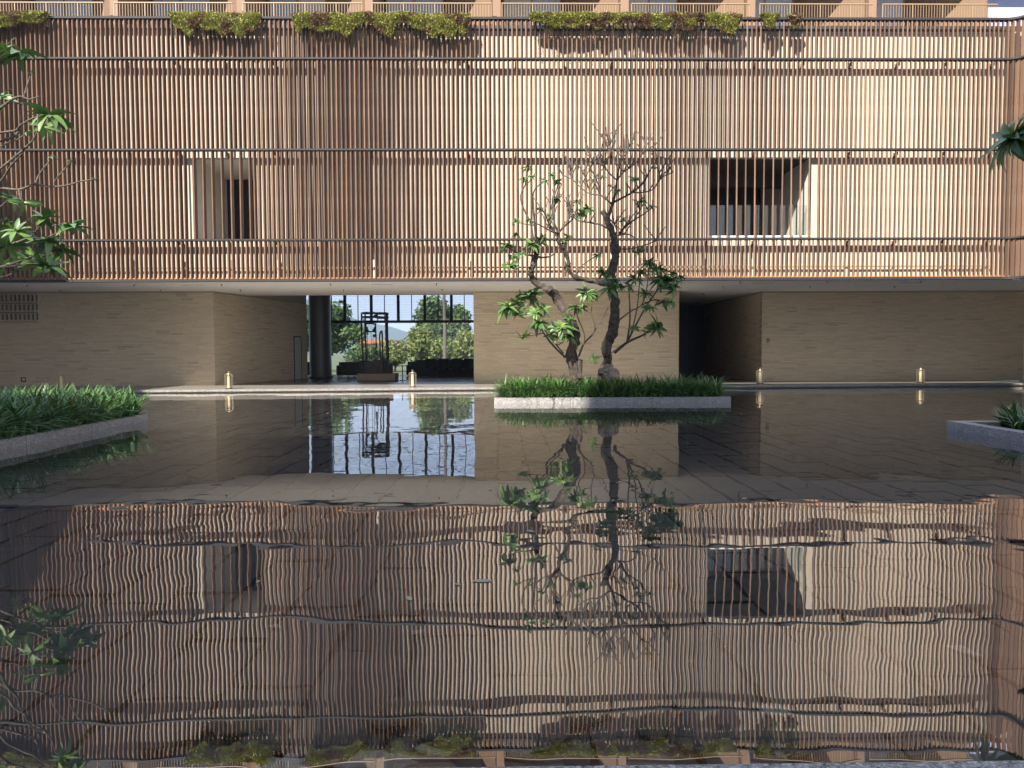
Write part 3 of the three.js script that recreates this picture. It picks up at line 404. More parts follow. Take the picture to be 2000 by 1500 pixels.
const LIMBS_B = [
  [0.24, 0.14, [[3.43,0.69,-0.3],[3.57,1.3,-0.33],[3.55,1.66,-0.35],[3.61,1.97,-0.38],[3.77,2.38,-0.41],[3.82,2.9,-0.44],[3.83,3.42,-0.46],[3.76,3.84,-0.49],[3.76,4.36,-0.52],[3.84,4.88,-0.55],[3.84,5.23,-0.57],[3.81,5.64,-0.6]]],
  [0.14, 0.1, [[3.81,5.57,-0.6],[3.68,5.93,-0.67],[3.55,6.29,-0.73],[3.49,6.44,-0.8]]],
  [0.085, 0.012, [[3.61,6.11,-0.7],[3.72,6.45,-0.69],[3.82,6.76,-0.68],[3.9,7.17,-0.66],[3.93,7.44,-0.65],[4.0,7.81,-0.64],[4.15,8.32,-0.62],[4.17,8.69,-0.61],[4.15,8.96,-0.6]]],
  [0.035, 0.012, [[3.94,7.45,-0.7],[3.66,7.66,-0.57],[3.47,7.83,-0.45],[3.25,7.94,-0.32],[2.79,8.24,-0.2]]],
  [0.03, 0.011, [[3.99,7.74,-0.7],[3.87,8.17,-0.83],[3.68,8.58,-0.97],[3.49,9.0,-1.1]]],
  [0.03, 0.011, [[4.06,8.01,-0.6],[4.24,8.37,-0.5],[4.36,8.63,-0.4],[4.47,8.74,-0.3]]],
  [0.02, 0.01, [[3.86,8.42,-1.0],[3.76,8.68,-1.0],[3.83,8.94,-1.0]]],
  [0.04, 0.011, [[3.96,7.48,-0.7],[4.15,7.69,-0.57],[4.5,7.93,-0.45],[4.75,8.24,-0.32],[5.14,8.51,-0.2]]],
  [0.018, 0.01, [[4.77,8.26,-0.4],[4.8,8.46,-0.4],[4.84,8.62,-0.4]]],
  [0.06, 0.013, [[3.72,6.66,-0.7],[4.04,6.8,-0.54],[4.39,6.97,-0.38],[4.77,7.27,-0.22],[4.91,7.57,-0.06],[5.11,7.9,0.1]]],
  [0.035, 0.012, [[4.38,6.95,-0.3],[4.78,6.92,-0.07],[5.04,6.99,0.15],[5.16,7.24,0.38],[5.54,7.41,0.6]]],
  [0.016, 0.01, [[5.15,7.23,0.4],[5.15,7.43,0.4]]],
  [0.06, 0.014, [[4.02,5.64,-0.6],[4.15,5.81,-0.38],[4.42,6.01,-0.15],[4.75,6.2,0.07],[4.91,6.33,0.3]]],
  [0.03, 0.012, [[4.43,6.02,-0.2],[4.62,6.34,-0.1],[4.73,6.55,0.0]]],
  [0.03, 0.015, [[3.93,5.75,-0.6],[3.76,6.14,-0.4],[3.7,6.44,-0.2]]],
  [0.055, 0.014, [[3.77,5.71,-0.6],[3.44,5.94,-0.72],[3.04,6.06,-0.84],[2.63,6.15,-0.96],[2.43,6.42,-1.08],[2.37,6.72,-1.2]]],
  [0.045, 0.012, [[3.72,6.69,-0.7],[3.42,6.96,-0.82],[3.05,7.05,-0.94],[2.75,7.29,-1.06],[2.51,7.56,-1.18],[2.17,7.76,-1.3]]],
  [0.025, 0.011, [[3.06,7.07,-1.0],[2.96,7.48,-1.07],[2.83,7.85,-1.13],[2.76,8.09,-1.2]]],
  [0.025, 0.011, [[3.43,6.98,-0.9],[3.31,7.33,-0.77],[3.15,7.64,-0.63],[2.96,7.78,-0.5]]],
  [0.018, 0.01, [[2.51,7.56,-1.2],[2.41,7.77,-1.2],[2.44,7.95,-1.2]]],
  [0.13, 0.07, [[3.76,3.89,-0.5],[3.45,3.93,-0.36],[2.97,4.04,-0.23],[2.44,4.15,-0.09],[2.25,4.34,0.05],[2.21,4.62,0.19],[2.06,4.94,0.32],[1.9,5.18,0.46],[1.84,5.46,0.6]]],
  [0.05, 0.014, [[1.84,5.46,0.6],[1.63,5.49,0.8],[1.26,5.65,1.0],[0.9,5.78,1.2]]],
  [0.05, 0.014, [[1.84,5.46,0.6],[2.02,5.68,0.48],[2.36,5.99,0.35],[2.47,6.31,0.23],[2.52,6.55,0.1]]],
  [0.045, 0.014, [[1.83,5.49,0.6],[1.7,5.87,0.7],[1.66,6.25,0.8],[1.76,6.48,0.9]]],
  [0.035, 0.012, [[1.89,5.23,0.6],[1.56,5.68,0.87],[1.41,5.95,1.13],[1.27,6.09,1.4]]],
  [0.035, 0.014, [[2.41,4.12,0.2],[2.62,4.43,0.4],[2.93,4.65,0.6],[3.11,4.74,0.8]]],
  [0.085, 0.025, [[3.81,1.62,-0.3],[4.19,1.96,-0.03],[4.69,2.21,0.23],[4.99,2.47,0.5]]],
  [0.05, 0.02, [[4.2,1.96,-0.1],[4.28,2.63,-0.03],[4.26,3.29,0.03],[4.21,3.75,0.1]]],
  [0.05, 0.02, [[4.2,1.96,-0.1],[4.4,2.42,0.12],[4.71,3.06,0.35],[5.0,3.55,0.57],[5.25,3.85,0.8]]],
  [0.04, 0.016, [[3.92,2.66,-0.4],[4.39,3.01,-0.5],[4.76,3.22,-0.6],[4.95,3.68,-0.7],[5.04,4.21,-0.8],[5.09,4.57,-0.9]]],
  [0.035, 0.016, [[4.39,2.44,-0.1],[4.56,3.13,-0.2],[4.63,3.82,-0.3],[4.71,4.26,-0.4]]],
  [0.03, 0.015, [[4.74,3.21,-0.5],[5.15,3.38,-0.15],[5.35,3.27,0.2]]],
  [0.03, 0.018, [[3.87,2.97,-0.4],[3.66,3.44,0.2],[3.39,3.89,0.8]]],
  [0.03, 0.012, [[3.91,5.13,-0.6],[4.35,5.09,-0.33],[4.82,5.19,-0.07],[5.1,5.28,0.2]]],
  [0.035, 0.014, [[3.93,5.56,-0.5],[4.28,5.57,-0.33],[4.5,5.37,-0.17],[4.53,5.01,0.0]]],
];
const ROSETTES_A = [
  [0.44,3.24,0.90,0.44,5],[1.32,3.01,1.00,0.44,5],[1.62,2.18,0.80,0.41,4],[1.08,2.87,1.10,0.41,5],[2.18,2.71,0.90,0.37,4],[0.68,3.42,0.70,0.44,5],
  [0.21,3.03,1.2,0.65,11],[0.93,3.44,0.9,0.65,11],[0.53,2.88,1.0,0.48,7],[0.7,2.15,1.0,0.37,7],[1.17,2.54,1.4,0.55,10],[1.91,2.42,0.9,0.61,12],
  [2.2,2.13,0.6,0.51,8],[2.4,3.04,0.9,0.41,7],[2.89,3.64,-0.5,0.48,9],[2.77,3.14,-0.3,0.34,5],[3.15,3.59,-0.6,0.34,5],[0.89,7.74,-0.2,0.26,7],
  [0.74,7.33,0,0.22,6],[1.03,7.32,0.4,0.22,6],[1.38,7.02,1.2,0.24,6],[1.66,7.37,0.4,0.24,6],[1.87,7.2,0.2,0.26,7],[0.45,5.78,1.0,0.24,7],
  [0.48,5.38,0.9,0.24,7],[0.19,5.01,1.0,0.37,9],[0.4,4.67,0.9,0.31,7],[0.97,5.07,0.8,0.41,9],[1.3,5.26,0.2,0.37,8],[0.28,4.37,1.0,0.37,8],
  [0.68,4.8,0.8,0.24,5],[2.28,5.54,-0.6,0.31,6],[1.59,6.08,0.4,0.2,5],[1.28,6.24,0.6,0.2,5],[2.08,5.36,-0.3,0.31,6],
];
const ROSETTES_B = [
  [4.44,4.03,0.00,0.44,5],[5.12,4.33,0.30,0.44,6],[5.67,4.06,0.70,0.48,5],[4.73,3.53,0.40,0.41,4],[5.55,3.22,0.50,0.41,5],[3.47,3.65,0.80,0.44,5],[4.74,2.26,0.40,0.31,4],[3.02,1.43,0.20,0.31,5],
  [3.58,3.92,0.8,0.48,10],[3.32,4.15,0.7,0.41,7],[3.88,3.75,0.5,0.44,7],[4.71,4.31,-0.4,0.44,8],[5.09,4.66,-0.9,0.48,9],[5.25,3.92,0.8,0.72,15],
  [5.52,3.71,0.9,0.58,9],[5.02,2.45,0.5,0.55,11],[5.35,3.27,0.2,0.44,7],[4.25,3.79,0.1,0.37,6],[4.82,3.09,0.5,0.34,5],[4.4,2.43,0.2,0.27,4],
  [2.94,6.47,-0.6,0.37,9],[2.69,6.22,-0.2,0.27,6],[4.41,7.3,0.1,0.27,7],[3.9,7.02,-0.3,0.24,5],[4.06,6.02,-0.2,0.27,5],[4.63,6.59,0,0.31,6],
  [4.91,6.36,0.3,0.31,5],[3.11,4.74,0.8,0.27,6],[4.53,4.94,0,0.34,5],[2.52,6.57,0.1,0.24,6],[1.76,6.51,0.9,0.24,6],[5.11,7.66,0.1,0.2,3],
  [2.37,6.72,-1.2,0.2,5],[0.9,5.78,1.2,0.2,5],[3.62,7.23,-0.5,0.2,3],[3.43,7.5,-0.4,0.17,3],[5.07,8.21,-0.2,0.15,2],
];
const LIMBS_L = [
  [0.17, 0.1, [[-10.83,0.48,0.0],[-10.71,1.6,0.0],[-10.73,2.57,0.0],[-10.6,3.53,0.0],[-10.48,4.48,0.0],[-10.35,5.43,0.0]]],
  [0.07, 0.018, [[-10.4,5.15,0.0],[-9.89,5.88,0.08],[-9.2,6.24,0.17],[-8.97,6.35,0.25],[-8.75,6.38,0.33],[-8.59,6.31,0.42],[-8.33,6.32,0.5]]],
  [0.065, 0.02, [[-10.45,4.77,0.0],[-9.81,5.54,-0.06],[-9.17,5.83,-0.11],[-9.09,6.09,-0.17],[-9.11,6.32,-0.23],[-9.11,6.51,-0.29],[-9.07,6.76,-0.34],[-9.02,7.05,-0.4]]],
  [0.06, 0.02, [[-10.46,4.67,0.0],[-9.66,5.62,0.17],[-9.16,5.72,0.33],[-8.78,5.72,0.5],[-8.55,5.76,0.67],[-8.18,5.84,0.83],[-7.86,5.81,1.0]]],
  [0.05, 0.018, [[-10.51,4.29,0.0],[-9.99,5.48,-0.16],[-9.61,5.64,-0.32],[-9.55,5.77,-0.48],[-9.46,5.87,-0.64],[-9.38,6.06,-0.8]]],
  [0.055, 0.016, [[-10.51,4.2,0.0],[-9.57,4.95,0.06],[-8.94,5.43,0.12],[-8.67,5.64,0.18],[-8.57,5.77,0.24],[-8.34,5.89,0.3]]],
  [0.065, 0.016, [[-10.54,4.01,0.0],[-9.73,4.6,0.11],[-9.27,4.73,0.22],[-8.87,4.7,0.34],[-8.49,4.75,0.45],[-8.18,4.7,0.56],[-7.81,4.68,0.68],[-7.51,4.74,0.79],[-7.17,4.75,0.9]]],
  [0.03, 0.016, [[-8.45,4.76,0.5],[-8.47,4.97,0.35],[-8.32,5.29,0.2]]],
  [0.025, 0.016, [[-8.05,4.78,0.6],[-7.82,4.88,0.8],[-7.5,5.05,1.0]]],
  [0.05, 0.02, [[-10.01,4.29,0.0],[-9.17,4.84,0.37],[-8.73,5.03,0.73],[-8.29,5.14,1.1]]],
  [0.04, 0.018, [[-10.54,3.91,0.0],[-10.03,4.32,-0.17],[-9.65,4.51,-0.33],[-9.59,4.71,-0.5]]],
  [0.04, 0.018, [[-10.57,3.72,0.0],[-10.16,4.16,-0.33],[-9.89,4.31,-0.67],[-9.84,4.39,-1.0]]],
  [0.05, 0.018, [[-10.6,3.34,0.0],[-9.36,3.65,0.15],[-8.68,3.85,0.3],[-8.45,3.98,0.45],[-8.25,4.11,0.6]]],
  [0.055, 0.018, [[-10.64,2.85,0.0],[-9.69,3.21,0.24],[-9.15,3.26,0.48],[-8.6,3.34,0.72],[-8.15,3.44,0.96],[-7.81,3.61,1.2]]],
  [0.05, 0.018, [[-10.61,3.24,0.0],[-9.5,3.63,-0.06],[-8.99,3.8,-0.12],[-8.63,3.92,-0.18],[-8.46,4.03,-0.24],[-8.24,4.11,-0.3]]],
  [0.035, 0.016, [[-9.21,3.17,0.8],[-8.82,3.25,0.67],[-8.48,3.32,0.53],[-8.37,3.27,0.4]]],
  [0.04, 0.018, [[-10.65,2.66,0.0],[-10.1,3.06,-0.2],[-9.75,3.15,-0.4],[-9.71,3.23,-0.6],[-9.5,3.4,-0.8]]],
  [0.06, 0.02, [[-10.38,5.25,0.0],[-9.98,6.17,0.08],[-9.52,6.79,0.16],[-9.18,7.02,0.24],[-8.94,7.08,0.32],[-8.73,7.11,0.4]]],
];
const ROSETTES_L = [
  [-8.73,7.13,0.4,0.43,9],[-8.99,7.18,0.4,0.39,6],[-9.02,7.07,-0.4,0.12,3],[-7.86,5.82,1.0,0.43,12],[-8.38,5.84,0.3,0.33,7],[-9.31,6.47,0,0.3,6],
  [-8.32,5.32,0.2,0.14,5],[-7.17,4.75,0.9,0.1,4],[-8.25,4.11,0.6,0.39,9],[-8.24,4.11,-0.3,0.47,12],[-7.81,3.61,1.2,0.43,9],[-8.35,3.28,0.4,0.49,10],
  [-9.14,3.52,-0.4,0.41,8],[-9.12,3.71,0.2,0.41,9],[-8.63,3.86,0.8,0.33,7],[-9.73,3.45,-0.6,0.37,7],[-10.06,4.27,-1.0,0.3,6],[-9.56,4.7,-0.5,0.3,6],
  [-7.5,5.06,1.0,0.1,2],[-9.44,3.77,0.3,0.44,9],[-7.8,3.5,0.9,0.39,7],[-9.39,6.06,-0.8,0.14,3],[-9.51,6.31,0.2,0.44,8],[-9.79,5.15,0,0.44,8],
  [-8.75,4.45,0.4,0.3,5],
];
const LIMBS_R = [
  [0.15, 0.09, [[10.66,0.11,0.0],[10.57,1.53,0.0],[10.6,2.63,0.0],[10.44,3.71,0.0]]],
  [0.06, 0.022, [[10.47,3.56,0.0],[9.62,4.25,0.03],[8.73,4.55,0.05],[8.16,4.74,0.07],[7.69,4.84,0.1]]],
  [0.05, 0.02, [[10.53,2.63,0.0],[9.4,3.23,0.13],[8.36,3.44,0.27],[7.76,3.5,0.4]]],
  [0.05, 0.02, [[10.45,3.63,0.0],[10.45,4.56,-0.3],[10.29,5.11,-0.6]]],
];
const ROSETTES_R = [
  [7.68,4.84,0.1,0.59,14],[8.15,3.5,0.4,0.43,8],[10.29,5.15,-0.6,0.54,10],
];

const leafShapes = [0.2, 0.45, 0.75].map((droop, k) => { // long pointed leaf folded along its midrib
  const P = [], I = [], S = 6; for (let i = 0; i <= S; i++) { const t = i / S, w = 0.165 * Math.pow(Math.sin(Math.PI * Math.pow(t * 0.94 + 0.03, 0.85)), 0.8) + (t < 0.1 ? 0 : 0), y = -droop * t * t + 0.1 * t, z = t * (1 - 0.12 * droop); P.push(-w, y + w * 0.28, z, 0, y, z, w, y + w * 0.28, z); if (i < S) { const o = i * 3; I.push(o, o + 3, o + 1, o + 1, o + 3, o + 4, o + 1, o + 4, o + 2, o + 2, o + 4, o + 5); } }
  const g = new THREE.BufferGeometry(); g.setAttribute('position', new THREE.Float32BufferAttribute(P, 3)); g.setIndex(I); g.computeVertexNormals(); return g;
});
function buildTree(label, limbs, rosettes, zc, seed, o = {}) {
  const b = limbs[0][2][0], t = thing('frangipani_tree', label, 'tree', [b[0], 0, zc], 'trees on the planter islands'), r = rng(seed), near = [], spray = [[], [], [], []];
  const local = (p) => [p[0] - b[0], p[1], p[2]];
  limbs.forEach(([r0, r1, pts], i) => {
    const q = pts.map(local); if (i === 0) q.unshift([q[0][0], 0.06, q[0][2]]); const jit = q.map((p, k) => (k && k < q.length - 1 ? [p[0] + (r() - 0.5) * r0 * 0.25, p[1] + (r() - 0.5) * r0 * 0.25, p[2] + (r() - 0.5) * r0] : p));
    const n = q.length, radii = Array.from({ length: n }, (_, k) => { const f = k / (n - 1); return (o.slim ?? 0.74) * (r0 + (r1 - r0) * Math.pow(f, 0.8)) * (i === 0 && k === 0 ? 1.3 : 1) * (r0 > 0.1 ? 0.92 + 0.2 * r() : 1); }).map((v) => Math.max(v, o.pale ? 0.012 : 0.019));
    part(i === 0 ? 'trunk' : 'limb', limbGeo(jit, radii, seed + i, i === 0 ? 22 : r0 > 0.04 ? 10 : 6, r0 > 0.1 ? 0.2 : 0.07, i === 0 ? 12 : r0 > 0.1 ? 8 : 4), r0 > 0.1 ? M.bark : o.pale ? M.paleTwig : r0 > 0.045 ? M.bark : M.twig, t);
    if (i === 0 && o.root) part('root_flare', limbGeo(o.root.map(local), [0.36, 0.33, 0.33, 0.29, 0.2], seed + 99, 14, 0.18, 6), M.paleBark, t);
    if (i) for (let k = 1; k < n; k++) { near.push([jit[k], r1 + (r0 - r1) * (1 - k / (n - 1))]); const m = jit[k].map((v, w) => (v + jit[k - 1][w]) / 2); near.push([m, r0]); }
  });
  const place = (m, p, dir, up) => { const z = dir.clone().normalize(), x = new THREE.Vector3().crossVectors(up, z).normalize(), y = new THREE.Vector3().crossVectors(z, x); m.quaternion.setFromRotationMatrix(new THREE.Matrix4().makeBasis(x, y, z)); m.position.copy(p); };
  for (const ros of rosettes) {
    const c = new THREE.Vector3(...local(ros)), [, , , R, n] = ros; let best = null, bd = 1e9;
    for (const [p, rad] of near) { const v = new THREE.Vector3(...p), dd = v.distanceTo(c) + Math.max(0, v.y - c.y) * 0.6; if (dd < bd) { bd = dd; best = v; } }
    const axis = c.clone().sub(best); if (axis.length() > 0.06) { const mid = best.clone().lerp(c, 0.5).add(new THREE.Vector3((r() - 0.5) * 0.12, -0.05 * axis.length(), (r() - 0.5) * 0.12)); part('twig', limbGeo([best.toArray(), mid.toArray(), c.toArray()], [0.02, 0.017, 0.014], seed + 7, 5, 0.03, 3), o.pale ? M.paleTwig : M.twig, t); }
    axis.normalize().add(new THREE.Vector3(0, 0.9, 0)).normalize(); const s0 = r() * 6.283;
    const cnt = Math.round(n * (o.pale ? 1.8 : 3.4)), own = Math.round(n * 1.15);
    for (let k = 0; k < cnt; k++) {
      const az = s0 + k * 2.4, young = k / cnt > 0.85, tilt = young ? 0.3 + 0.5 * r() : 0.8 + 1.25 * r();
      const side = new THREE.Vector3(Math.cos(az), 0, Math.sin(az)).projectOnPlane(axis).normalize(), dir = axis.clone().multiplyScalar(Math.cos(tilt)).addScaledVector(side, Math.sin(tilt));
      const L = R * (young ? 0.45 : 0.62 + 0.42 * r()) * (o.leaf ?? 1), kind = Math.floor(r() * 3), tone = young ? 3 : Math.floor(r() * (o.bright ? 2.4 : 3)), m = k < own ? part('leaf', leafShapes[kind], M.leaf[tone], t) : new THREE.Object3D();
      place(m, c.clone().addScaledVector(side, 0.012), dir, axis.clone().addScaledVector(side, 0.05)); m.rotateZ((r() - 0.5) * 0.9); m.scale.set(L * (0.8 + 0.35 * r()), L, L);
      if (k >= own) { m.updateMatrix(); spray[tone].push(leafShapes[kind].clone().applyMatrix4(m.matrix)); }
    }
  }
  spray.forEach((gs, q) => { if (gs.length) part('leaf_spray', merge(gs), M.leaf[q], t).userData.kind = 'stuff'; });
  if (o.bare) for (let k = 0; k < o.bare; k++) { // thin leafless shoots
    const [p, rad] = near[Math.floor(r() * near.length)]; if (rad > 0.06 || p[1] < 5.2) continue; const a = r() * 6.283, L = 0.35 + 0.5 * r(), d = [Math.cos(a) * 0.55, 0.75, Math.sin(a) * 0.45];
    part('twig', limbGeo([p, p.map((v, w) => v + d[w] * L * 0.5 + (r() - 0.5) * 0.08), p.map((v, w) => v + d[w] * L)], [0.022, 0.018, 0.014], seed + k, 5, 0.04, 3), M.twig, t);
  }
  return t;
}
const A0 = LIMBS_B[0][2];
buildTree('leaning dark tree with bright leaf rosettes on the long island', LIMBS_A, ROSETTES_A, -24.6, 801, { leaf: 0.86 });
buildTree('gnarled upright tree with a pale knobbly foot and mostly bare crown', LIMBS_B, ROSETTES_B, -24.6, 802, { leaf: 0.86, bare: 260, root: [[A0[0][0] - 0.1, 0.0, -0.28], [A0[0][0] - 0.03, 0.35, -0.3], [A0[1][0] + 0.02, 0.72, -0.3], [A0[1][0] + 0.0, 1.0, -0.32], [A0[1][0], 1.2, -0.34]] });
buildTree('tree with pale spreading twigs and glossy leaves on the lantern side island', LIMBS_L, ROSETTES_L, -14.2, 803, { pale: true, bright: true, slim: 0.55, leaf: 1.0 });
buildTree('tree with one dark leaf rosette hanging over the bare soil corner', LIMBS_R, ROSETTES_R, -11.2, 804, {});

// ------------------------------------------------------------------ plants trailing over the parapet
function hanging(label, x0, x1, drop, tail, seed, brown) {
  const r = rng(seed), t = thing('hanging_plant', label, 'plant', [(x0 + x1) / 2, 14.9, -29.8], 'plants trailing over the slats'), P = [], C = [], S = [], w = x1 - x0, n = Math.round(w * 3000), prof = lattice(seed, 64);
  const leaf = (x, y, z, s, c) => { const a = r() * 6.283, b = (r() - 0.5) * 2.2, ux = Math.cos(a) * Math.cos(b), uy = Math.sin(b), uz = Math.sin(a) * Math.cos(b), vx = -Math.sin(a), vz = Math.cos(a), q = s * 0.4; P.push(x - ux * s, y - uy * s, z - uz * s, x + vx * q, y, z + vz * q, x + ux * s, y + uy * s, z + uz * s, x - ux * s, y - uy * s, z - uz * s, x + ux * s, y + uy * s, z + uz * s, x - vx * q, y, z - vz * q); for (let k = 0; k < 6; k++) C.push(...c); };
  const tone = (x, y) => { const q = prof(x * 2.3 + 9, y * 3 + 3), br = q > (brown ? 0.55 : 0.74), v = 0.55 + 0.8 * r(); return br ? [0.25 * v, 0.17 * v, 0.085 * v] : r() < 0.35 ? [0.46 * v, 0.42 * v, 0.11 * v] : [0.30 * v, 0.33 * v, 0.075 * v]; };
  for (let i = 0; i < n; i++) { const x = (r() - 0.5) * w, e = Math.min(1, (w / 2 - Math.abs(x)) / 0.35 + 0.25), d = drop * e * (0.55 + 0.8 * prof(x * 3 + 40, 5)), f = Math.pow(r(), 0.8), y = 0.14 * e - f * d, bulge = 0.12 + 0.22 * Math.sin(Math.min(1, f * 1.3) * 2.6) * r(); leaf(x + (r() - 0.5) * 0.1, y, f < 0.15 ? 0.1 - 0.5 * r() : bulge - 0.02, 0.03 + 0.04 * r(), tone(x, y)); }
  for (let k = 0; k < w * 13; k++) { let x = (r() - 0.5) * w, y = -drop * 0.5; const L = tail * (0.3 + 0.7 * r()), z = 0.02 + 0.12 * r(), m = Math.round(L / 0.035); S.push(limbGeo([[x, 0.05, z], [x + 0.02, y, z], [x - 0.02, y - L, z]], [0.004, 0.003, 0.002], seed + k, 3, 0, 2)); for (let j = 0; j < m; j++) { x += (r() - 0.5) * 0.02; leaf(x + (r() - 0.5) * 0.04, y - (L * j) / m, z + (r() - 0.5) * 0.04, 0.018 + 0.022 * r(), r() < 0.5 ? [0.17, 0.09, 0.05] : [0.13, 0.14, 0.035]); } }
  const g = new THREE.BufferGeometry(); g.setAttribute('position', new THREE.Float32BufferAttribute(P, 3)); g.setAttribute('color', new THREE.Float32BufferAttribute(C, 3)); g.computeVertexNormals(); part('foliage', g, M.foliage, t); part('stems', merge(S), std(lin(0.12, 0.07, 0.04), 0.9), t);
}
hanging('olive plant at the far end of the parapet draped over slats near the pale tree', -21, -17.6, 0.7, 0.3, 901);
hanging('compact olive plant hanging alone above the opening with a pale side wall', -12.9, -9.4, 0.8, 0.6, 902);
hanging('longest olive and brown plant trailing along the parapet', -8.1, -1.2, 0.85, 0.85, 903);
hanging('plant with thin trailing stems above the bare crown of the gnarled tree', 1.2, 4.5, 0.6, 0.9, 904);
hanging('mixed green and brown plant hanging between two trailing neighbours', 4.4, 8.0, 0.65, 0.8, 905, true);
hanging('dark reddish brown plant clump drooping below the parapet', 8.1, 9.5, 0.75, 0.7, 906, true);
hanging('small green tuft hanging behind the slats next to the reddish clump', 10.3, 11.0, 0.6, 0.2, 907);
hanging('smallest green tuft at the bare end of the parapet', 11.4, 11.9, 0.6, 0.2, 908);

// ------------------------------------------------------------------ lobby contents
{
  const fy = 0.128, r = rng(950), iron = std(lin(0.012, 0.011, 0.011), 0.6);
  const pl = thing('plinth', 'low beige stone plinth under the iron frame sculpture', 'plinth', [-6.6, fy, -39.6]); part('slab', new RoundedBoxGeometry(1.98, 0.36, 1.5, 2, 0.012).translate(0, 0.2, 0), std(lin(0.30, 0.25, 0.18), 0.8, { map: plaster }), pl); part('shadow_gap', box(1.9, 0.024, 1.42, 0, 0.012, 0), M.black, pl);
  const sc = thing('iron_sculpture', 'tall rough black iron frame sculpture with hanging rods on a beige plinth', 'sculpture', [-6.72, fy + 0.381, -39.6]);
  const bar = (pts, rad, name = 'bar') => part(name, limbGeo(pts, rad, Math.floor(r() * 999), 6, 0.16, 6), iron, sc);
  for (const [x, z] of [[-0.64, 0.4], [0.64, 0.4], [-0.6, -0.4], [0.6, -0.4]]) bar([[x, 0, z], [x + 0.02, 1.1, z], [x - 0.02, 2.2, z], [x, 3.22, z]], [0.055, 0.045, 0.05, 0.045], 'corner_post');
  for (const z of [0.4, -0.4]) for (const y of [3.2, 2.98]) bar([[-0.66, y, z], [-0.2, y + 0.02, z], [0.25, y - 0.01, z], [0.66, y, z]], [0.05, 0.04, 0.06, 0.045], 'top_beam');
  for (const x of [-0.62, 0.62]) bar([[x, 3.2, -0.4], [x, 3.2, 0.4]], [0.045, 0.045], 'side_beam');
  bar([[-0.6, 2.95, 0.3], [-0.5, 2.5, 0.2], [-0.46, 2.2, 0.2]], [0.02, 0.02]); bar([[0.2, 2.98, 0.2], [0.1, 2.7, 0.1], [0.0, 2.62, 0.1]], [0.025, 0.02]);
  for (const [a, b] of [[[-0.5, 2.65], [0.02, 2.62]], [[-0.5, 2.65], [-0.48, 2.2]], [[-0.48, 2.2], [0.02, 2.22]], [[0.02, 2.65], [0.04, 1.0]]]) bar([[a[0], a[1], 0.12], [(a[0] + b[0]) / 2 + 0.02, (a[1] + b[1]) / 2 + 0.015, 0.12], [b[0], b[1], 0.12]], [0.05, 0.035, 0.05], 'inner_frame');
  for (const [x, y, k] of [[-0.46, 2.4, 0.1], [-0.4, 2.28, 0.08], [-0.05, 2.3, 0.1], [0.0, 2.42, 0.07], [0.1, 3.1, 0.08], [0.0, 3.06, 0.07], [-0.05, 2.0, 0.09]]) part('lump', (() => { const g = new THREE.IcosahedronGeometry(k, 1), p = g.attributes.position; for (let i = 0; i < p.count; i++) p.setXYZ(i, p.getX(i) * (0.7 + 0.5 * Math.sin(i * 2.1)), p.getY(i), p.getZ(i)); g.computeVertexNormals(); return g.translate(x, y, 0.12); })(), iron, sc);
  for (const [x, y0, y1] of [[-0.42, 0.5, 2.2], [-0.22, 0.6, 2.2], [-0.12, 0.6, 1.9], [-0.06, 0.5, 1.7], [0.1, 0.4, 1.6]]) bar([[x, y0, 0.05], [x + 0.015, (y0 + y1) / 2, 0.06], [x, y1, 0.08]], [0.014, 0.012], 'rod');
  bar([[0.26, 0.3, 0], [0.25, 1.2, 0], [0.24, 2.1, 0], [0.33, 2.28, 0], [0.37, 1.6, 0], [0.37, 0.3, 0]], [0.035, 0.035, 0.04, 0.05, 0.04, 0.035], 'hooked_pipe');
  for (let k = 0; k < 9; k++) { const w = 0.25 + 0.3 * r(), h = 0.3 + 0.45 * r(); part('machine_block', new RoundedBoxGeometry(w, h, 0.4, 1, 0.03).translate(-0.66 + k * 0.165, h / 2, (r() - 0.5) * 0.4), iron, sc); }
  const st = (x, z, label) => { const t = thing('stanchion_post', label, 'barrier post', [x, fy, z], 'barrier posts round the sculpture'); part('base', new THREE.CylinderGeometry(0.17, 0.19, 0.025, 18).translate(0, 0.0125, 0), iron, t); part('pole', new THREE.CylinderGeometry(0.025, 0.025, 0.72, 10).translate(0, 0.385, 0), iron, t); part('cap', new THREE.CylinderGeometry(0.04, 0.04, 0.06, 12).translate(0, 0.775, 0), iron, t); };
  for (const [x, z] of [[-8.1, 0], [-8.1, -1.6], [-5.25, 0], [-5.0, -1.6]]) st(x, -39.2 + z, 'thin black barrier post standing beside the beige plinth');
  const leather = std(lin(0.022, 0.016, 0.013), 0.55);
  const sofa = (x, z, w, label) => { const t = thing('lobby_sofa', label, 'sofa', [x, fy, z], 'dark sofas in the lobby'); part('base', new RoundedBoxGeometry(w, 0.3, 0.9, 2, 0.03).translate(0, 0.23, 0), leather, t); part('backrest', new RoundedBoxGeometry(w, 0.55, 0.22, 2, 0.05).translate(0, 0.62, -0.35), leather, t); for (const s of [-1, 1]) part('armrest', new RoundedBoxGeometry(0.2, 0.62, 0.9, 2, 0.04).translate(s * (w / 2 - 0.1), 0.39, 0), leather, t); for (const s of [-1, 1]) for (const q of [-1, 1]) part('foot', box(0.06, 0.08, 0.06, s * (w / 2 - 0.12), 0.04, q * 0.36), iron, t); };
  sofa(-9.2, -46.2, 2.0, 'dark sofa beside the round lobby column'); sofa(-12.6, -46.8, 2.2, 'dark sofa behind the round lobby column'); sofa(-5.0, -46.6, 1.9, 'dark sofa just beyond the iron sculpture');
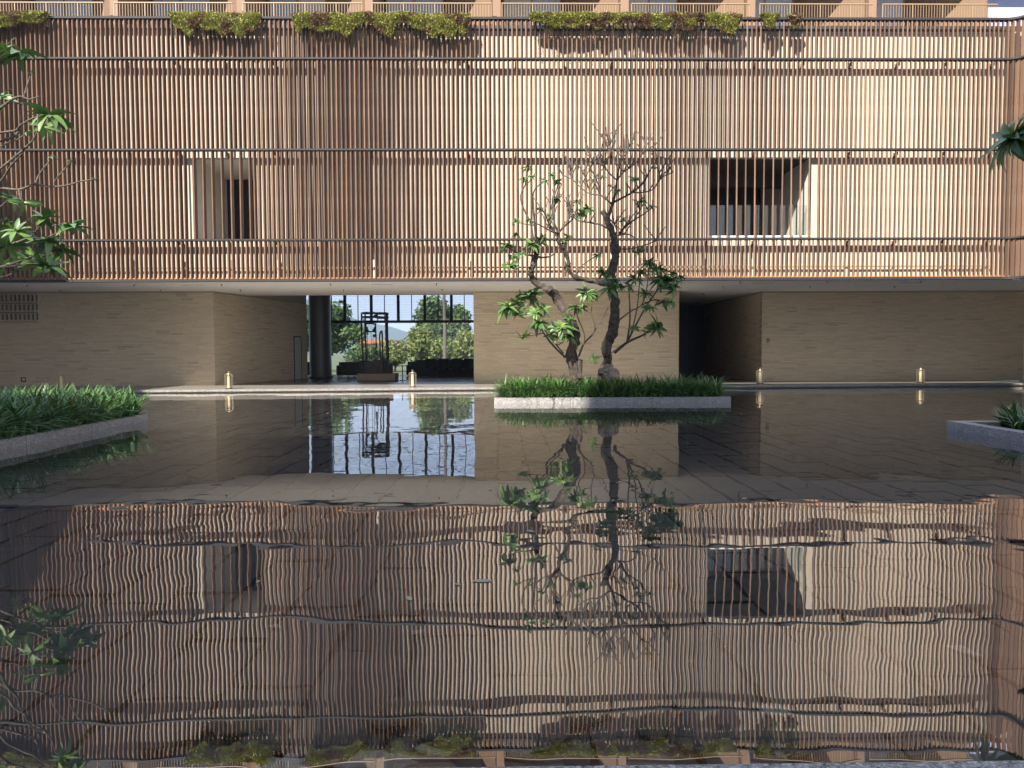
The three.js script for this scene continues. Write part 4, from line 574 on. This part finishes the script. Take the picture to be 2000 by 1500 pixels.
  const ct = thing('bar_counter', 'long black lobby counter with a thin pale edge line', 'counter', [-2.9, fy, -47.2]); part('body', box(5.0, 0.95, 0.6, 0, 0.475, 0), leather, ct); part('top', box(5.1, 0.05, 0.7, 0, 0.975, 0), iron, ct); part('trim', box(5.0, 0.025, 0.012, 0, 0.42, 0.307), std(lin(0.3, 0.28, 0.25), 0.5), ct);
  for (let k = 0; k < 5; k++) { const t = thing('tub_chair', 'black tub chair with a curved back before the long counter', 'chair', [-4.4 + k * 0.8, fy, -46.0], 'tub chairs along the counter'); part('seat', new THREE.CylinderGeometry(0.31, 0.29, 0.16, 20).translate(0, 0.42, 0), leather, t); part('backrest', new THREE.CylinderGeometry(0.34, 0.31, 0.72, 20, 1, true, Math.PI * 0.42, Math.PI * 1.16).translate(0, 0.72, 0), new THREE.MeshStandardMaterial({ color: lin(0.022, 0.018, 0.015), roughness: 0.6, side: THREE.DoubleSide }), t); for (let q = 0; q < 4; q++) part('leg', new THREE.CylinderGeometry(0.016, 0.012, 0.35, 6).translate(Math.cos(q * 1.571 + 0.78) * 0.22, 0.175, Math.sin(q * 1.571 + 0.78) * 0.22), iron, t); }
  const lamp = thing('table_lamp', 'small white globe standing on the long black counter', 'lamp', [-3.45, fy + 1.0, -47.2]); part('base', new THREE.CylinderGeometry(0.05, 0.06, 0.03, 12).translate(0, 0.015, 0), iron, lamp); part('stem', new THREE.CylinderGeometry(0.01, 0.01, 0.12, 8).translate(0, 0.09, 0), iron, lamp); part('globe', new THREE.SphereGeometry(0.06, 14, 10).translate(0, 0.2, 0), std(lin(0.8, 0.8, 0.78), 0.4), lamp);
}
// ------------------------------------------------------------------ garden and hills beyond the lobby
function leafTree(name, label, category, x, z, h, crownR, crownH, seed, cols, n, size, group) {
  const r = rng(seed), t = thing(name, label, category, [x, -0.6, z], group), P = [], C = [], cy = h - crownH / 2;
  part('trunk', limbGeo([[0, 0, 0], [0.1, h * 0.35, 0.1], [-0.1, h * 0.7, 0]], [h * 0.035, h * 0.025, h * 0.012], seed, 8, 0.08), M.bark, t);
  const blobs = []; for (let k = 0; k < 16; k++) { const a = r() * 6.283, q = Math.sqrt(r()) * 0.72, y = (r() - 0.5) * 1.3; blobs.push([Math.cos(a) * q * crownR, cy + y * crownH * 0.38, Math.sin(a) * q * crownR, (0.28 + 0.2 * r()) * crownR]); part('limb', limbGeo([[0, h * 0.4, 0], [blobs[k][0] * 0.4, cy - crownH * 0.25, blobs[k][2] * 0.4], blobs[k].slice(0, 3)], [h * 0.012, h * 0.008, h * 0.003], seed + k, 5, 0.05, 3), M.twig, t); }
  for (let i = 0; i < n; i++) { const b = blobs[Math.floor(r() * blobs.length)], u = r() * 2 - 1, a = r() * 6.283, q = b[3] * Math.pow(r(), 0.45), s = Math.sqrt(1 - u * u), cx = b[0] + Math.cos(a) * s * q, y = b[1] + u * q * 0.8, cz = b[2] + Math.sin(a) * s * q, e = size * (0.6 + 0.8 * r()), v = [r() - 0.5, r() - 0.5, r() - 0.5].map((w) => w * 2 * e), w = [r() - 0.5, r() - 0.5, r() - 0.5].map((m) => m * 1.3 * e), c = cols[Math.floor(r() * cols.length)], f = 0.7 + 0.6 * r(); P.push(cx - v[0], y - v[1], cz - v[2], cx + w[0], y + w[1], cz + w[2], cx + v[0], y + v[1], cz + v[2], cx - v[0], y - v[1], cz - v[2], cx + v[0], y + v[1], cz + v[2], cx - w[0], y - w[1], cz - w[2]); for (let k = 0; k < 6; k++) C.push(c[0] * f, c[1] * f, c[2] * f); }
  const g = new THREE.BufferGeometry(); g.setAttribute('position', new THREE.Float32BufferAttribute(P, 3)); g.setAttribute('color', new THREE.Float32BufferAttribute(C, 3)); g.computeVertexNormals(); part('crown', g, M.foliage, t);
}
{
  const G1 = [[0.06, 0.12, 0.03], [0.09, 0.16, 0.035], [0.05, 0.09, 0.03]], G2 = [[0.15, 0.2, 0.035], [0.11, 0.16, 0.03], [0.18, 0.21, 0.05]];
  leafTree('broad_tree', 'broad rounded green tree beyond the glazing behind the pale palm trunk', 'tree', -6.6, -92, 9.6, 4.6, 6.8, 1001, G1, 8000, 0.27, 'garden trees beyond the lobby');
  leafTree('broad_tree', 'dark feathery tree beyond the glazing beside the round column', 'tree', -19.8, -84, 8.6, 4.8, 7.6, 1002, G1, 8000, 0.25, 'garden trees beyond the lobby');
  leafTree('garden_shrub', 'yellow green bushy shrub in front of the broad rounded tree', 'shrub', -8.0, -80, 5.2, 3.0, 4.6, 1003, G2, 5200, 0.2, 'garden shrubs beyond the lobby');
  leafTree('garden_shrub', 'yellow green shrub at the foot of the pale palm trunk', 'shrub', -3.6, -78, 4.9, 2.6, 4.4, 1004, G2, 5200, 0.2, 'garden shrubs beyond the lobby');
  leafTree('garden_shrub', 'low bright shrub between the sculpture and the broad tree', 'shrub', -11.8, -82, 3.6, 2.3, 3.2, 1005, G2, 4200, 0.2, 'garden shrubs beyond the lobby');
  leafTree('garden_shrub', 'low shrub seen through the iron sculpture below the red roof', 'shrub', -14.8, -80, 2.9, 2.4, 2.6, 1006, G1, 4200, 0.18, 'garden shrubs beyond the lobby');
  leafTree('garden_shrub', 'shrub seen between the round column and the brick passage', 'shrub', -24.2, -78, 4.6, 3.0, 4.2, 1007, G1, 4200, 0.2, 'garden shrubs beyond the lobby');
  const bs = thing('bare_shrub', 'bare pale-stemmed shrub beyond the glazing beside the sculpture', 'shrub', [-11.9, -0.6, -62]), r = rng(77); for (let k = 0; k < 26; k++) { const a = r() * 6.283, q = 0.5 + 1.2 * r(), h = 1.2 + 1.3 * r(); part('stem', limbGeo([[0, 0, 0], [Math.cos(a) * q * 0.4, h * 0.5, Math.sin(a) * q * 0.4], [Math.cos(a) * q, h, Math.sin(a) * q]], [0.03, 0.022, 0.012], k, 5, 0.05, 3), M.paleTwig, bs); }
  const pm = thing('palm_tree', 'tall palm whose pale grey trunk stands beyond the glazing', 'palm', [-5.85, -0.6, -76]); part('trunk', limbGeo([[0, 0, 0], [0.05, 4, 0], [0, 8, 0], [0.1, 13, 0]], [0.2, 0.17, 0.16, 0.13], 5, 12, 0.03, 8), std(lin(0.24, 0.21, 0.19), 0.9, { map: rep(barkTex, 0.6, 3) }), pm);
  for (let k = 0; k < 12; k++) { const a = k * 0.5236; const f = part('frond', bladeGeo(1, 40 + k, 3.4, 0.25), M.leaf[k % 3], pm); f.position.set(0.1, 12.9, 0); f.rotation.y = a; }
  const hs = thing('garden_house', 'low house with a rust red roof glimpsed behind the sculpture', 'house', [-18.6, -0.6, -112]); part('wall', box(5.2, 3.4, 5, 0, 1.7, 0), std(lin(0.4, 0.34, 0.26), 0.9), hs); part('roof', merge([box(6.4, 0.28, 6.2, 0, 3.54, 0), box(5.6, 0.2, 5.4, 0, 3.78, 0)]), std(lin(0.32, 0.12, 0.06), 0.8), hs);
  // hills
  const prof = [[-1500, 40], [-900, 150], [-560, 150], [-420, 118], [-340, 86], [-310, 72], [-288, 64], [-252, 56], [-225, 51], [-200, 43], [-170, 36], [-120, 28], [0, 26], [300, 55], [700, 70], [1500, 30]], hx = (x) => { for (let i = 1; i < prof.length; i++) if (x <= prof[i][0]) { const f = (x - prof[i - 1][0]) / (prof[i][0] - prof[i - 1][0]); return prof[i - 1][1] + (prof[i][1] - prof[i - 1][1]) * f; } return 30; };
  const g = new THREE.PlaneGeometry(3000, 900, 240, 60).rotateX(-Math.PI / 2), p = g.attributes.position, nz = fbm(61, 16, 4); for (let i = 0; i < p.count; i++) { const x = p.getX(i), z = p.getZ(i), f = Math.exp(-(z * z) / 60000); p.setY(i, hx(x) * f * (0.94 + 0.12 * nz((x + 1500) / 150, (z + 500) / 150)) - 1); } g.computeVertexNormals(); g.translate(0, 0, -1500);
  structure('hills', g, M.forest);
}
scene.fog = new THREE.FogExp2(0xb8c8e0, 0.0003);   // thin haze that turns the hills blue
renderer.render(scene, camera);
